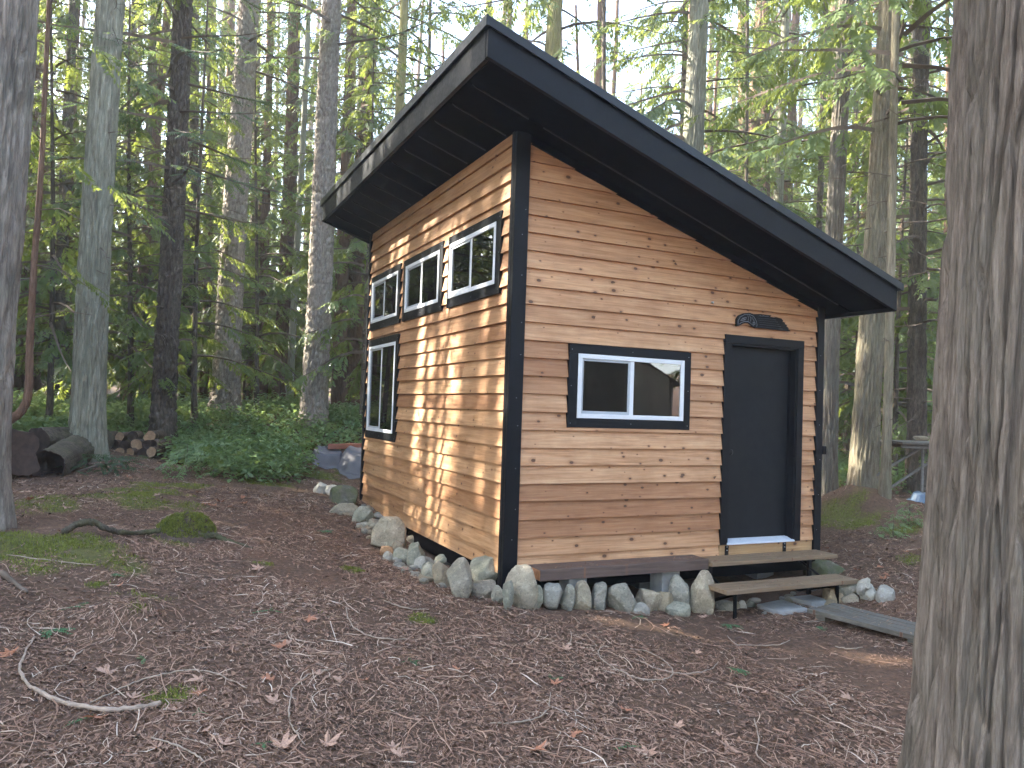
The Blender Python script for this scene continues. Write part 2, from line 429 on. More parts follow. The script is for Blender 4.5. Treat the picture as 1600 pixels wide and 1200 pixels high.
CEDAR_LEAF = leaf_mat('cedar_foliage', (0.06, 0.098, 0.048), (0.135, 0.19, 0.07), (0.30, 0.345, 0.06), 0.48)
FIR_LEAF = leaf_mat('fir_foliage', (0.042, 0.078, 0.05), (0.095, 0.155, 0.08), (0.17, 0.24, 0.07), 0.4)
SALAL_LEAF = leaf_mat('salal_leaves', (0.10, 0.165, 0.08), (0.22, 0.315, 0.14), (0.32, 0.42, 0.1), 0.35, 0.36)
MOSS_M = leaf_mat('green_moss', (0.11, 0.13, 0.03), (0.21, 0.235, 0.05), (0.28, 0.3, 0.05), 0.3, 0.9)
SPRIG = leaf_mat('green_sprig', (0.05, 0.12, 0.05), (0.09, 0.19, 0.08), (0.12, 0.22, 0.07), 0.25)
# ------------------------------------------------------------------ ground
def ground_axis(lo, hi, step, far):
    a = list(np.arange(lo, hi + 1e-6, step)); s = step
    up = [hi]; dn = [lo]
    while up[-1] < far: s *= 1.16; up.append(up[-1] + s)
    s = step
    while dn[-1] > -far: s *= 1.16; dn.append(dn[-1] - s)
    return np.array(dn[:0:-1] + a + up[1:])
gx = ground_axis(-7.5, 5.0, 0.05, 350); gy = ground_axis(-5.5, 9.0, 0.05, 350)
GX, GY = np.meshgrid(gx, gy, indexing='ij')
GZ = H(GX, GY)
near = np.exp(-((np.maximum(np.abs(GX + 1.2) - 6.2, 0)) ** 2 + (np.maximum(np.abs(GY - 1.7) - 7.2, 0)) ** 2))
GZ = GZ + near * (0.022 * (fbm(GX * 16, GY * 16, 1.0, 3) - .5) + 0.012 * (vn(GX * 31, GY * 31, 4.0) - .5))
under = (GX > 0.15) & (GX < 3.6) & (GY > 0.2) & (GY < 4.8)
GZ = np.where(under, np.minimum(GZ, -0.25), GZ)
nx, ny = GX.shape
idx = np.arange(nx * ny).reshape(nx, ny)
gf = np.stack([idx[:-1, :-1], idx[1:, :-1], idx[1:, 1:], idx[:-1, 1:]], -1).reshape(-1, 4)

MOSS_PATCHES = []          # (x, y, radius) of moss growing on the ground
for px, py, r in [(60, 855, .55), (130, 868, .4), (20, 845, .5), (215, 778, .5), (275, 760, .45), (45, 790, .5), (275, 842, .3), (545, 890, .13), (555, 893, .12),
                  (240, 770, .4), (660, 968, .09), (268, 1096, .14), (230, 935, .2), (215, 955, .18), (1310, 800, .55), (1350, 815, .45), (1395, 830, .4),
                  (420, 755, .5), (500, 745, .5), (405, 880, .12), (150, 915, .12), (500, 958, .07), (1420, 880, .3), (560, 740, .4), (310, 790, .3)]:
    g = G(px, py); MOSS_PATCHES.append((g[0], g[1], r))
def moss_amount(x, y):
    m = np.zeros_like(np.asarray(x, float))
    w = fbm(np.asarray(x) * 3, np.asarray(y) * 3, 8.0, 3)
    for a, b, r in MOSS_PATCHES:
        d = np.hypot(np.asarray(x) - a, np.asarray(y) - b) / r + (w - .5) * 2.6
        m = np.maximum(m, np.clip((1.05 - d) / 0.7, 0, 1))
    return m
def ground_mat():
    m, nt, b = new_mat('needle_litter_soil')
    v = coords(nt)
    n1 = noise(nt, v, 1.1, 5, 0.6); n2 = noise(nt, v, 26.0, 6, 0.7); n3 = noise(nt, v, 120.0, 3, 0.7)
    base = ramp(nt, [(0.3, (0.075, 0.051, 0.037)), (0.5, (0.14, 0.09, 0.062)), (0.72, (0.205, 0.127, 0.083))], n2).outputs[0]
    base = mix(nt, 0.6, base, ramp(nt, [(0.3, (0.72, 0.74, 0.76)), (0.7, (1.3, 1.12, 1.05))], n1).outputs[0], 'MULTIPLY')
    base = mix(nt, ramp(nt, [(0.58, 0.0), (0.7, 0.6)], n3).outputs[0], base, (0.20, 0.145, 0.115))
    a = nt.nodes.new('ShaderNodeAttribute'); a.attribute_name = 'moss'
    mo = ramp(nt, [(0.3, (0.085, 0.095, 0.03)), (0.7, (0.16, 0.165, 0.045))], n2).outputs[0]
    base = mix(nt, mathn(nt, 'MULTIPLY', a.outputs['Fac'], 0.75), base, mo)
    nt.links.new(base, b.inputs['Base Color']); b.inputs['Roughness'].default_value = 0.95
    b.inputs['Specular IOR Level'].default_value = 0.15
    bump(nt, b, mathn(nt, 'ADD', n2, mathn(nt, 'MULTIPLY', n3, 0.6)), 0.9, 0.02)
    return m
ground = mk('ground', np.stack([GX, GY, GZ], -1).reshape(-1, 3), gf, ground_mat(), smooth=True)
at_m = ground.data.attributes.new('moss', 'FLOAT', 'POINT')
at_m.data.foreach_set('value', moss_amount(GX, GY).ravel().astype(np.float32))
tag(ground, kind='structure')

# ------------------------------------------------------------------ cabin
W, D = 3.764, 4.995
SL, HT = 0.345, 3.905                      # soffit plane: z = HT - SL * x
def soffit(x): return HT - SL * x
cabin = empty('cabin', (0, 0, 0))
tag(cabin, 'small cedar sided cabin with black shed roof, black door and white framed windows', 'cabin')
ROW0, ROW = -0.074, 0.1622
# openings: trim outline (u0, u1, z0, z1) and glass frame outline
FW_T = (0.560, 1.959, 1.251, 2.026); FW_G = (0.658, 1.878, 1.338, 1.941)
DOOR_T = (2.386, 3.474, -0.072, 2.244); DOOR_O = (2.470, 3.390, 0.090, 2.159)
SW = {'near': ((0.252, 1.640, 2.473, 3.250), (0.362, 1.604, 2.573, 3.168)),
      'mid': ((1.815, 3.270, 2.473, 3.250), (1.921, 3.174, 2.573, 3.168)),
      'far': ((3.400, 4.860, 2.473, 3.250), (3.504, 4.786, 2.573, 3.168)),
      'low': ((3.385, 4.870, 0.925, 2.330), (3.501, 4.807, 1.027, 2.234))}

def clip_poly(poly, a, b, c):
    """keep a*u + b*z <= c"""
    out = []
    for i in range(len(poly)):
        p, q = poly[i], poly[(i + 1) % len(poly)]
        dp_, dq = a * p[0] + b * p[1] - c, a * q[0] + b * q[1] - c
        if dp_ <= 0: out.append(p)
        if (dp_ < 0 < dq) or (dq < 0 < dp_):
            t = dp_ / (dp_ - dq); out.append((p[0] + (q[0] - p[0]) * t, p[1] + (q[1] - p[1]) * t))
    return out
def siding(wall, side, u0, u1, zmax_fn, holes, mat, seed, joints):
    rr = random.Random(seed)
    nrow = int((HT - ROW0) / ROW) + 1
    for k in range(nrow):
        z0 = ROW0 + k * ROW
        if z0 > zmax_fn(u0 if side == 'x' else 0) - 0.02: break
        wob0, wob1 = rr.uniform(-.004, .004), rr.uniform(-.004, .004)
        z1 = z0 + ROW + 0.022
        proud = 0.038 + rr.uniform(-.003, .004)
        cuts = []; part = []
        for (a, b, c, d) in holes:
            if d <= z0 + 0.012 or c >= z0 + ROW - 0.004: continue
            (cuts if (c <= z0 + .012 and d >= z0 + ROW - .02) else part).append((a, b, c, d))
        segs = [(u0, u1)]
        for (a, b, c, d) in cuts:
            segs = [s for (p, q) in segs for s in ((p, min(q, a)), (max(p, b), q)) if s[1] - s[0] > 0.012]
        out = []
        for (p, q) in segs:
            if joints and q - p > 3.2 and rr.random() < .65:
                j = p + (q - p) * rr.uniform(.2, .8)
                if not any(a - .1 < j < b + .1 for (a, b, c, d) in part):
                    out += [(p, j - .0012), (j + .0012, q)]; continue
            out.append((p, q))
        for (p, q) in out:
            rects = [(p, q, z0, z1)]
            for (a, b, c, d) in part:
                nr = []
                for (a0, b0, c0, d0) in rects:
                    if b <= a0 or a >= b0: nr.append((a0, b0, c0, d0)); continue
                    if a > a0: nr.append((a0, a, c0, d0))
                    if b < b0: nr.append((b, b0, c0, d0))
                    m0, m1 = max(a, a0), min(b, b0)
                    if c - c0 > .008: nr.append((m0, m1, c0, c))
                    if d0 - d > .03: nr.append((m0, m1, d, d0))
                rects = nr
            mb = MB()
            def nz(z): return max(0.004, proud - (z - z0) * (proud - .006) / (z1 - z0))
            for (a0, b0, c0, d0) in rects:
                poly = [(a0, c0), (b0, c0), (b0, d0), (a0, d0)]
                if side == 'x':
                    poly = clip_poly(poly, SL, 1.0, HT - 0.004)
                if len(poly) < 3: continue
                def wz(u, z):
                    return z + (wob0 + (wob1 - wob0) * (u - u0) / (u1 - u0) if abs(z - z0) < 1e-6 else 0)
                n = len(poly)
                if side == 'x':
                    vv = [(u, -nz(z), wz(u, z)) for u, z in poly] + [(u, 0.0, wz(u, z)) for u, z in poly]
                else:
                    vv = [(-nz(z), u, wz(u, z)) for u, z in poly] + [(0.0, u, wz(u, z)) for u, z in poly]
                ff = [tuple(range(n)), tuple(range(2 * n - 1, n - 1, -1))] + [(i, i + n, (i + 1) % n + n, (i + 1) % n) for i in range(n)]
                if side == 'y': ff = [tuple(reversed(t)) for t in ff]
                mb.add(vv, ff)
            if mb.v: mb.build('siding_board', mat, wall)
def wall_sheet(name, side, u0, u1, holes, off0, off1):
    """the boarding behind the siding, with the openings left open"""
    us = sorted({u0, u1, *[h[i] for h in holes for i in (0, 1)]}); zs0 = sorted({-0.07, *[h[i] for h in holes for i in (2, 3)]})
    mb = MB()
    for i in range(len(us) - 1):
        a, b = us[i], us[i + 1]
        zz = zs0 + [None]
        for j in range(len(zs0)):
            c = zs0[j]; top = zs0[j + 1] if j + 1 < len(zs0) else None
            ta = top if top is not None else (soffit(a) if side == 'x' else HT) - .005
            tb = top if top is not None else (soffit(b) if side == 'x' else HT) - .005
            m = ((a + b) / 2, (c + (top if top is not None else c + .2)) / 2)
            if any(h[0] < m[0] < h[1] and h[2] < m[1] < h[3] for h in holes): continue
            if min(ta, tb) <= c:
                continue
            if side == 'x':
                mb.hexa([(a, off0, c), (b, off0, c), (b, off1, c), (a, off1, c), (a, off0, ta), (b, off0, tb), (b, off1, tb), (a, off1, ta)])
            else:
                mb.hexa([(off0, a, c), (off1, a, c), (off1, b, c), (off0, b, c), (off0, a, ta), (off1, a, ta), (off1, b, tb), (off0, b, tb)])
    return mb.build(name, INNER, cabin)
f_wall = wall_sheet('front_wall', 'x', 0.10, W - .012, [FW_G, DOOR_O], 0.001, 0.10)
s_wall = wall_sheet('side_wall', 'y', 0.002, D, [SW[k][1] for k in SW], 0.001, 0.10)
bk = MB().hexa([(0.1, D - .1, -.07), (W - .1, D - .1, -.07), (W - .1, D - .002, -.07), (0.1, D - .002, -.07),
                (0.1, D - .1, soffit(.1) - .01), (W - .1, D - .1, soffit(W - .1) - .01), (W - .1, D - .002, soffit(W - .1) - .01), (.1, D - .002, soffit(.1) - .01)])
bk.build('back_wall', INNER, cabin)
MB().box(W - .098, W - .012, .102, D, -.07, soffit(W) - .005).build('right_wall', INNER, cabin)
MB().box(0.11, W - .1, .11, D - .11, -.06, .07).build('floor_deck', INNER, cabin)
MB().box(0.0, W - .01, 0.004, D, -.24, -.078).build('floor_rim', SOFFIT, cabin)
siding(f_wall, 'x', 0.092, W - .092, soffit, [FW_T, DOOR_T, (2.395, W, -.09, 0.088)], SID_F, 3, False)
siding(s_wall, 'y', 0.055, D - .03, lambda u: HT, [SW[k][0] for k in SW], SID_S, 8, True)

# corner boards
def corner(name, x, y0, y1):
    pass
cb = MB().box(-.048, .092, -.050, -.0015, -.20, soffit(.092) + .03)
cb.build('corner_board', BLACK, cabin, bevel=.003)
MB().box(-.050, -.0015, -.0015, .055, -.20, HT + .012).build('corner_board', BLACK, cabin, bevel=.003)
MB().box(W - .092, W + .004, -.050, -.0015, -.10, soffit(W - .09) + .02).build('corner_board', BLACK, cabin, bevel=.003)
MB().box(W - .0105, W + .004, -.0012, .10, -.10, soffit(W) + .01).build('corner_board', BLACK, cabin, bevel=.003)
MB().box(-.050, -.0015, D - .03, D + .03, -.14, HT).build('corner_board', BLACK, cabin, bevel=.003)
fz = MB().hexa([(.094, -.047, soffit(.094) - .05), (W - .094, -.047, soffit(W - .094) - .05), (W - .094, -.001, soffit(W - .094) - .05), (.094, -.001, soffit(.094) - .05),
                (.094, -.047, soffit(.094) + .016), (W - .094, -.047, soffit(W - .094) + .016), (W - .094, -.001, soffit(W - .094) + .016), (.094, -.001, soffit(.094) + .016)])
fz.build('dark_edge_strip', SOFFIT, cabin)  # added black strip standing in for the dark edge under the soffit, no trim
# small bright nail heads on the black trim
def nail(u, z, side='x', n=-.0505, parent=cabin):
    r = .0032; mb = MB()
    if side == 'x': mb.tube([(u, n + .004, z), (u, n - .0015, z)], r, 6)
    else: mb.tube([(n + .004, u, z), (n - .0015, u, z)], r, 6)
    return mb.build('nail_head', NAIL, parent)
rr = random.Random(1)
for k in range(10): nail(.045 + rr.uniform(-.02, .02), .2 + k * .34 + rr.uniform(-.06, .06))
for k in range(6): nail(W - .045 + rr.uniform(-.015, .015), .2 + k * .38)

def make_window(side, trim, frame, label, mullion=0.5, screen_first=True, depth=-.030):
    """black trim boards, white frame, fixed pane and a screened sliding pane"""
    wnd = empty('window', (0, 0, 0), cabin); wnd['label'] = label
    u0, u1, z0, z1 = trim; a0, a1, c0, c1 = frame
    def bx(mb, ua, ub, na, nb, za, zb):
        return mb.box(ua, ub, na, nb, za, zb) if side == 'x' else mb.box(na, nb, ua, ub, za, zb)
    t = -.044
    bx(MB(), u0, a0, t, .0, z0, c1 + .0005).build('trim_board', BLACK, wnd, bevel=.002)
    bx(MB(), a1, u1, t, .0, z0, c1 + .0005).build('trim_board', BLACK, wnd, bevel=.002)
    bx(MB(), a0 + .0005, a1 - .0005, t + .002, .0, z0 + .001, c0).build('trim_board', BLACK, wnd, bevel=.002)
    bx(MB(), u0 + .001, u1 - .001, t + .001, .0, c1 + .001, z1).build('trim_board', BLACK, wnd, bevel=.002)
    w = .044; n0, n1 = -.049, .06
    fr = MB()
    bx(fr, a0 + .001, a0 + w, n0, n1, c0 + .001, c1 - .001); bx(fr, a1 - w, a1 - .001, n0, n1, c0 + .001, c1 - .001)
    bx(fr, a0 + w, a1 - w, n0 + .001, n1, c0 + .001, c0 + w); bx(fr, a0 + w, a1 - w, n0 + .001, n1, c1 - w, c1 - .001)
    fr.build('frame', VINYL, wnd, bevel=.003)
    m = a0 + (a1 - a0) * mullion
    bx(MB(), m - .022, m + .022, n0 + .012, n1, c0 + w, c1 - w).build('mullion', VINYL, wnd, bevel=.003)
    i0, i1 = a0 + w, a1 - w; b0, b1 = c0 + w, c1 - w
    if side == 'x': s0, s1, p0, p1 = i0, m - .022, m + .022, i1
    else: s0, s1, p0, p1 = m + .022, i1, i0, m - .022        # the screened half lies away from the camera
    sw = .022; sf = MB()
    bx(sf, s0, s0 + sw, -.036, .03, b0, b1); bx(sf, s1 - sw, s1, -.036, .03, b0, b1)
    bx(sf, s0 + sw, s1 - sw, -.035, .03, b0, b0 + sw * 1.2); bx(sf, s0 + sw, s1 - sw, -.035, .03, b1 - sw, b1)
    sf.build('screen_frame', GREYVIN, wnd, bevel=.002)
    bx(MB(), s0 + sw, s1 - sw, -.026, -.022, b0 + sw, b1 - sw).build('screened_pane', SCREEN, wnd)
    bx(MB(), p0, p1, -.038, -.034, b0, b1).build('pane', GLASS, wnd)
    for uu, zz in ((u0 + .03, z0 + .04), (u0 + .03, z1 - .05), (u1 - .03, z0 + .04), (u1 - .03, z1 - .05), ((u0 + u1) / 2, z1 - .04), ((u0 + u1) / 2, z0 + .045), (u0 + .03, (z0 + z1) / 2), (u1 - .03, (z0 + z1) / 2)):
        nail(uu, zz, side, -.0445, wnd)
    return wnd
make_window('x', FW_T, FW_G, 'wide sliding window on the front wall beside the door', 0.497)
make_window('y', *SW['near'], 'upper side window nearest the front corner', .5)
make_window('y', *SW['mid'], 'middle one of the upper side windows', .5)
make_window('y', *SW['far'], 'upper side window at the back end of the wall', .5)
make_window('y', *SW['low'], 'tall lower window near the back of the side wall', .5)
# white lining of the front window seen through the glass
MB().box(FW_G[1] - .06, FW_G[1] - .002, .061, .13, FW_G[2] + .01, FW_G[3] - .01).build('window_lining', VINYL, cabin)

# door
door = empty('door', (0, 0, 0), cabin); door['label'] = 'flush black entry door in a black frame'
u0, u1, z0, z1 = DOOR_T; a0, a1, c0, c1 = DOOR_O
MB().box(u0, a0, -.046, 0, c0, c1).build('casing_board', BLACK, door, bevel=.002)
MB().box(a1, u1, -.046, 0, c0, c1).build('casing_board', BLACK, door, bevel=.002)
MB().box(u0, u1, -.048, 0, c1 + .001, z1).build('casing_board', BLACK, door, bevel=.002)
MB().box(a0 - .001, a0 + .022, -.030, .12, c0, c1).build('jamb', BLACK, door)
MB().box(a1 - .022, a1 + .001, -.030, .12, c0, c1).build('jamb', BLACK, door)
MB().box(a1 - .036, a1 - .0225, .045, .11, c0 + .03, c1 - .02).build('door_stop', BLACK, door)
MB().box(a0 + .022, a1 - .022, -.029, .12, c1 - .020, c1 + .0005).build('jamb', BLACK, door)
slab = MB().box(a0 + .024, a1 - .026, .058, .10, c0 + .045, c1 - .022).build('door_slab', BLACK_DOOR, door, bevel=.002)
kx, kz = on_y(1137, 706, .05)[0], on_y(1137, 706, .05)[2]
kb = MB().tube([(kx, .058, kz), (kx, .046, kz), (kx, .0455, kz)], [.04, .039, .025], 16).tube([(kx, .046, kz), (kx, .02, kz), (kx, .012, kz), (kx, .004, kz), (kx, .0, kz)], [.014, .014, .030, .032, .022], 16)
kb.build('door_knob', STEEL, slab, smooth=True)
MB().hexa([(a0, -.052, c0 - .004), (a1, -.052, c0 - .004), (a1, .06, c0), (a0, .06, c0), (a0, -.052, c0 + .012), (a1, -.052, c0 + .012), (a1, .06, c0 + .044), (a0, .06, c0 + .044)]).build('threshold', ALU, door, bevel=.002)
MB().box(2.395, W - .093, -.022, -.001, -.074, 0.084).build('skirt_board', PLY, f_wall, bevel=.002)
for bxp in (1136, 1226):
    q = on_y(bxp, 850, -.03); bx_ = q[0]
    br = MB().box(bx_ - .022, bx_ + .022, -.030, -.0225, -.072, .078)
    br.build('bracket', STEEL, cabin)
    for zz in (-.03, .03, .065): MB().tube([(bx_, -.030, zz), (bx_, -.034, zz)], .006, 8).build('bolt_head', NAIL, cabin)
# lock box on the corner post, hook in the wall above the window
MB().box(W + .0045, W + .055, -.06, .02, 1.02, 1.11).box(W + .008, W + .05, -.063, -.0605, 1.03, 1.10).build('lock_box', BLACK, cabin, bevel=.004)
q = on_y(1111, 473, -.02)
MB().tube([(q[0], -.02, q[2]), (q[0], -.05, q[2]), (q[0] - .005, -.055, q[2] - .01)], [.012, .012, .009], 10).build('round_hook', NAIL, cabin, smooth=True)

# carved raven head with feathers over the door
raven = empty('wall_carving', (0, 0, 0))
tag(raven, 'black carved bird head with swept back feathers above the door', 'carving')
def cpt(cx_, cy_, Y=-.040):
    p = on_y(1090 + cx_ / 7.273, 460 + cy_ / 7.273, -.04); return (p[0], Y, p[2])
outline = [(436, 362), (428, 322), (436, 278), (462, 240), (510, 216), (575, 210), (622, 226), (700, 224), (826, 240), (806, 262), (880, 260), (940, 276), (958, 300),
           (952, 312), (982, 322), (976, 336), (1004, 352), (996, 366), (1022, 384), (1016, 396), (1046, 420), (1000, 416), (900, 404), (780, 390), (668, 380), (650, 382), (612, 362), (575, 330), (540, 326), (500, 336), (464, 356)]
bm = bmesh.new()
vs = [bm.verts.new(cpt(*p, Y=-.058)) for p in outline]
fc = bm.faces.new(vs)
ex = bmesh.ops.extrude_face_region(bm, geom=[fc])
for g in ex['geom']:
    if isinstance(g, bmesh.types.BMVert): g.co.y += .028
bmesh.ops.recalc_face_normals(bm, faces=bm.faces)
bmesh.ops.triangulate(bm, faces=[f for f in bm.faces if len(f.verts) > 4])
me = bpy.data.meshes.new('silhouette'); bm.to_mesh(me); bm.free(); me.materials.append(BLACK)
link(bpy.data.objects.new('silhouette', me), raven)
LINE = plain_mat('carved_line_grey', (0.16, 0.17, 0.19), 0.6, 0.2)
FEATH = plain_mat('carved_feather_edge', (0.028, 0.032, 0.042), 0.6, 0.2)
def groove(name, pts, r, mat, y=-.0585):
    P_ = [cpt(*p, Y=y) for p in pts]
    dense = []
    for i in range(len(P_) - 1):
        for t in np.linspace(0, 1, 4, endpoint=False): dense.append(np.array(P_[i]) * (1 - t) + np.array(P_[i + 1]) * t)
    dense.append(np.array(P_[-1]))
    MB().tube(dense, r, 5).build(name, mat, raven, smooth=True)
def oval(cx_, cy_, a, b, rot=0, n=14):
    return [(cx_ + a * math.cos(t) * math.cos(rot) - b * math.sin(t) * math.sin(rot), cy_ + a * math.cos(t) * math.sin(rot) + b * math.sin(t) * math.cos(rot)) for t in np.linspace(0, 2 * math.pi, n)]
groove('carved_line', [(446, 345), (446, 300), (470, 258), (520, 232), (575, 228), (620, 250), (650, 300), (662, 350), (655, 368)], .0038, LINE)
groove('carved_line', [(458, 342), (480, 322), (520, 310), (560, 312), (590, 335), (628, 358)], .0038, LINE)
groove('carved_line', [(470, 300), (500, 270), (540, 262), (530, 290), (490, 300), (470, 300)], .003, LINE)
groove('eye_outline', oval(500, 288, 20, 8, -.3), .0042, LINE)
groove('eye_outline', oval(626, 330, 11, 13), .0042, LINE)
groove('carved_line', [(575, 240), (592, 280), (585, 310)], .003, LINE)
groove('carved_line', [(556, 240), (566, 275), (558, 300)], .003, LINE)
groove('carved_line', [(600, 262), (625, 300), (640, 350)], .003, LINE)
for k in range(6):
    y0_ = 246 + k * 24
    groove('feather_line', [(650 + k * 6, y0_), (760, y0_ + 9), (860 + k * 18, y0_ + 20 + k * 2)], .003, FEATH)
groove('feather_line', [(690, 240), (710, 250), (735, 244), (760, 252), (790, 250)], .003, LINE)

# ------------------------------------------------------------------ roof
RX0, RX1, RY0, RY1 = -.678, 3.962, -.80, 5.48
roof = empty('roof', (0, 0, 0), cabin); roof['label'] = 'black shed roof sloping down towards the right'
def slope_slab(mb, x0, x1, y0, y1, o0, o1):
    za, zb = soffit(x0), soffit(x1)
    return mb.hexa([(x0, y0, za + o0), (x1, y0, zb + o0), (x1, y1, zb + o0), (x0, y1, za + o0), (x0, y0, za + o1), (x1, y0, zb + o1), (x1, y1, zb + o1), (x0, y1, za + o1)])
# soffit panels between thin seams
ys = np.linspace(RY0 + .05, RY1 - .05, 14)
for i in range(13):
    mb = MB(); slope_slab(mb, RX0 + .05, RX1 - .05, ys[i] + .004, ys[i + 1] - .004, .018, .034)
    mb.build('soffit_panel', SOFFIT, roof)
SEAM = plain_mat('soffit_seam', (0.02, 0.019, 0.022), 0.5, 0.2)
for i in range(1, 13):
    mb = MB()
    for (xa, xb, oa, ob) in ((RX0 + .05, RX0 + .12, .04, .012), (RX0 + .12, -.05, .012, .012), (.10, RX1 - .25, .012, .012)):
        if xa > 0 and ys[i] > .02: continue
        mb.hexa([(xa, ys[i] - .008, soffit(xa) + oa - .004), (xb, ys[i] - .008, soffit(xb) + ob - .004), (xb, ys[i] + .008, soffit(xb) + ob - .004), (xa, ys[i] + .008, soffit(xa) + oa - .004),
                 (xa, ys[i] - .008, soffit(xa) + oa + .007), (xb, ys[i] - .008, soffit(xb) + ob + .007), (xb, ys[i] + .008, soffit(xb) + ob + .007), (xa, ys[i] + .008, soffit(xa) + oa + .007)])
    mb.build('soffit_seam', SEAM, roof)
# fascia boards
mb = MB(); slope_slab(mb, RX0 + .0, RX1, RY0 - .001, RY0 + .038, -.004, .242); fo = mb.build('fascia_board', BLACK, roof, bevel=.003)
mb = MB(); slope_slab(mb, RX0, RX1, RY1 - .038, RY1, -.004, .242); mb.build('fascia_board', BLACK, roof, bevel=.003)
MB().box(RX0 - .004, RX0 + .034, RY0 + .039, RY1 - .039, soffit(RX0) - .012, soffit(RX0) + .225).build('fascia_board', BLACK, roof, bevel=.003)
MB().box(RX1 - .036, RX1 + .004, RY0 + .039, RY1 - .039, soffit(RX1) - .002, soffit(RX1) + .236).build('fascia_board', BLACK, roof, bevel=.003)
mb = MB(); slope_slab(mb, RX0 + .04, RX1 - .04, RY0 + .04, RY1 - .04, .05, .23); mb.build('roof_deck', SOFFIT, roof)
# drip edge and roofing sheet
for (a, b, c, d, nm) in ((RX0 - .03, RX1 + .055, RY0 - .032, RY0 - .012, 'drip_edge'), (RX0 - .03, RX1 + .055, RY1 + .012, RY1 + .032, 'drip_edge')):
    mb = MB(); slope_slab(mb, a, b, c, d, .226, .300); mb.build(nm, ROOFMET, roof, bevel=.002)
MB().box(RX0 - .032, RX0 - .014, RY0 - .034, RY1 + .034, soffit(RX0 - .03) + .213, soffit(RX0 - .03) + .300).build('drip_edge', ROOFMET, roof, bevel=.002)
MB().box(RX1 + .040, RX1 + .057, RY0 - .034, RY1 + .034, soffit(RX1 + .05) + .232, soffit(RX1 + .05) + .300).build('drip_edge', ROOFMET, roof, bevel=.002)
mb = MB(); slope_slab(mb, RX0 - .013, RX1 + .039, RY0 - .011, RY1 + .011, .245, .296); mb.build('roofing_sheet', ROOFMET, roof)
for k in range(15):
    mb = MB(); yy = RY0 + .2 + k * .41; slope_slab(mb, RX0 - .01, RX1 + .03, yy - .012, yy + .012, .297, .315); mb.build('roof_rib', ROOFMET, roof)

# ------------------------------------------------------------------ beam bench, piers, steps, boardwalk
p = on_y(844, 892, -.30); q = on_y(1108, 873, -.30)
zt = (p[2] + q[2]) / 2
bench = empty('timber_bench', (0, 0, 0)); tag(bench, 'dark stained timber beam laid as a low bench along the front wall', 'bench')
BX0, BX1 = p[0], q[0]
MB().box(BX0 + .004, BX1, -.30, -.045, zt - .098, zt).build('beam', BEAM, bench, bevel=.006)
MB().box(BX0 - .0005, BX0 + .003, -.295, -.05, zt - .093, zt - .005).build('sawn_end', BEAM_END, bench)
def pier(px0, px1, ytop, ybot, Y, label):
    a, b = on_y(px0, (ytop + ybot) / 2, Y), on_y(px1, (ytop + ybot) / 2, Y)
    t = min(zt - .1, on_y(px0, ytop, Y)[2] + .02)
    mb = MB().box(a[0], b[0], Y, Y + (b[0] - a[0]) * 1.0, float(H(a[0], Y)) - .1, t)
    return tag(mb.build('concrete_block', CONC, None, bevel=.006), label, 'concrete block')
pier(889, 917, 905, 925, -.22, 'grey concrete block under the left part of the dark bench')
pier(1035, 1062, 896, 928, -.22, 'grey concrete block under the right end of the dark bench')
for (x, y) in ((.35, .5), (3.4, .5), (1.9, .6), (.35, 4.5), (3.4, 4.5), (3.4, 2.5), (.35, 2.5)):
    mb = MB().box(x - .12, x + .12, y - .12, y + .12, min(float(H(x, y)), -.25) - .05, -.241)
    mb.build('pier_block', CONC, cabin)

steps = empty('entry_steps', (0, 0, 0)); tag(steps, 'two plank wooden entry steps on black steel brackets below the door', 'steps')
def tread(pfl, pfr, pbr, Yf, Yb, th):
    a, b = on_y(*pfl, Yf), on_y(*pfr, Yf); z = (a[2] + b[2]) / 2
    return a[0], b[0], z
s1y = -.34
xa, xb, z1t = tread((1109, 878), (1309, 868), None, s1y, 0, .04)
MB().box(BX1 + .004, xb, s1y, -.04, z1t - .038, z1t).build('tread', STEPW, steps, bevel=.004)
s2y = -.72
xa2, xb2, z2t = tread((1136, 921), (1342, 908), None, s2y, 0, .04)
MB().box(xa2, xb2, s2y, s2y + .29, z2t - .04, z2t).build('tread', STEPW, steps, bevel=.004)
for xx in (xa2 + .16, xb2 - .22):
    g = float(H(xx, s2y + .1))
    MB().box(xx - .006, xx + .006, s2y + .05, s2y + .09, g - .05, z2t - .041).box(xx - .006, xx + .006, s2y + .02, s2y + .27, z2t - .049, z2t - .0415).build('bracket_leg', STEEL, steps)
    MB().tube([(xx, s2y + .08, z2t - .06), (xx, -.05, g - .02)], .018, 6).build('bracket_brace', STEEL, steps)
    g1 = float(H(xx, s1y + .05))
    MB().box(xx - .02, xx + .02, s1y + .04, s1y + .07, g1 - .05, z1t - .0395).build('bracket_leg', STEEL, steps)
    MB().tube([(xx, s1y + .28, z1t - .045), (xx, s2y + .2, z2t - .045)], .014, 6).build('bracket_brace', STEEL, steps)
def paver(pts, label):
    P4 = [G(*p) for p in pts]; z = max(float(H(p[0], p[1])) for p in P4) + .008
    mb = MB().hexa([(p[0], p[1], z - .06) for p in P4] + [(p[0], p[1], z + .028) for p in P4])
    o = mb.build('paving_slab', CONC, None)
    bm = bmesh.new(); bm.from_mesh(o.data); bmesh.ops.recalc_face_normals(bm, faces=bm.faces)
    bmesh.ops.bevel(bm, geom=list(bm.edges), offset=.006, segments=2, affect='EDGES'); bm.to_mesh(o.data); bm.free()
    tag(o, label, 'paving slab')
paver([(1182, 951), (1216, 964), (1262, 957), (1222, 942)], 'pale concrete paving slab lying by the left leg of the steps')
paver([(1233, 942), (1268, 952), (1300, 944), (1266, 935)], 'pale concrete paving slab at the head of the boardwalk')
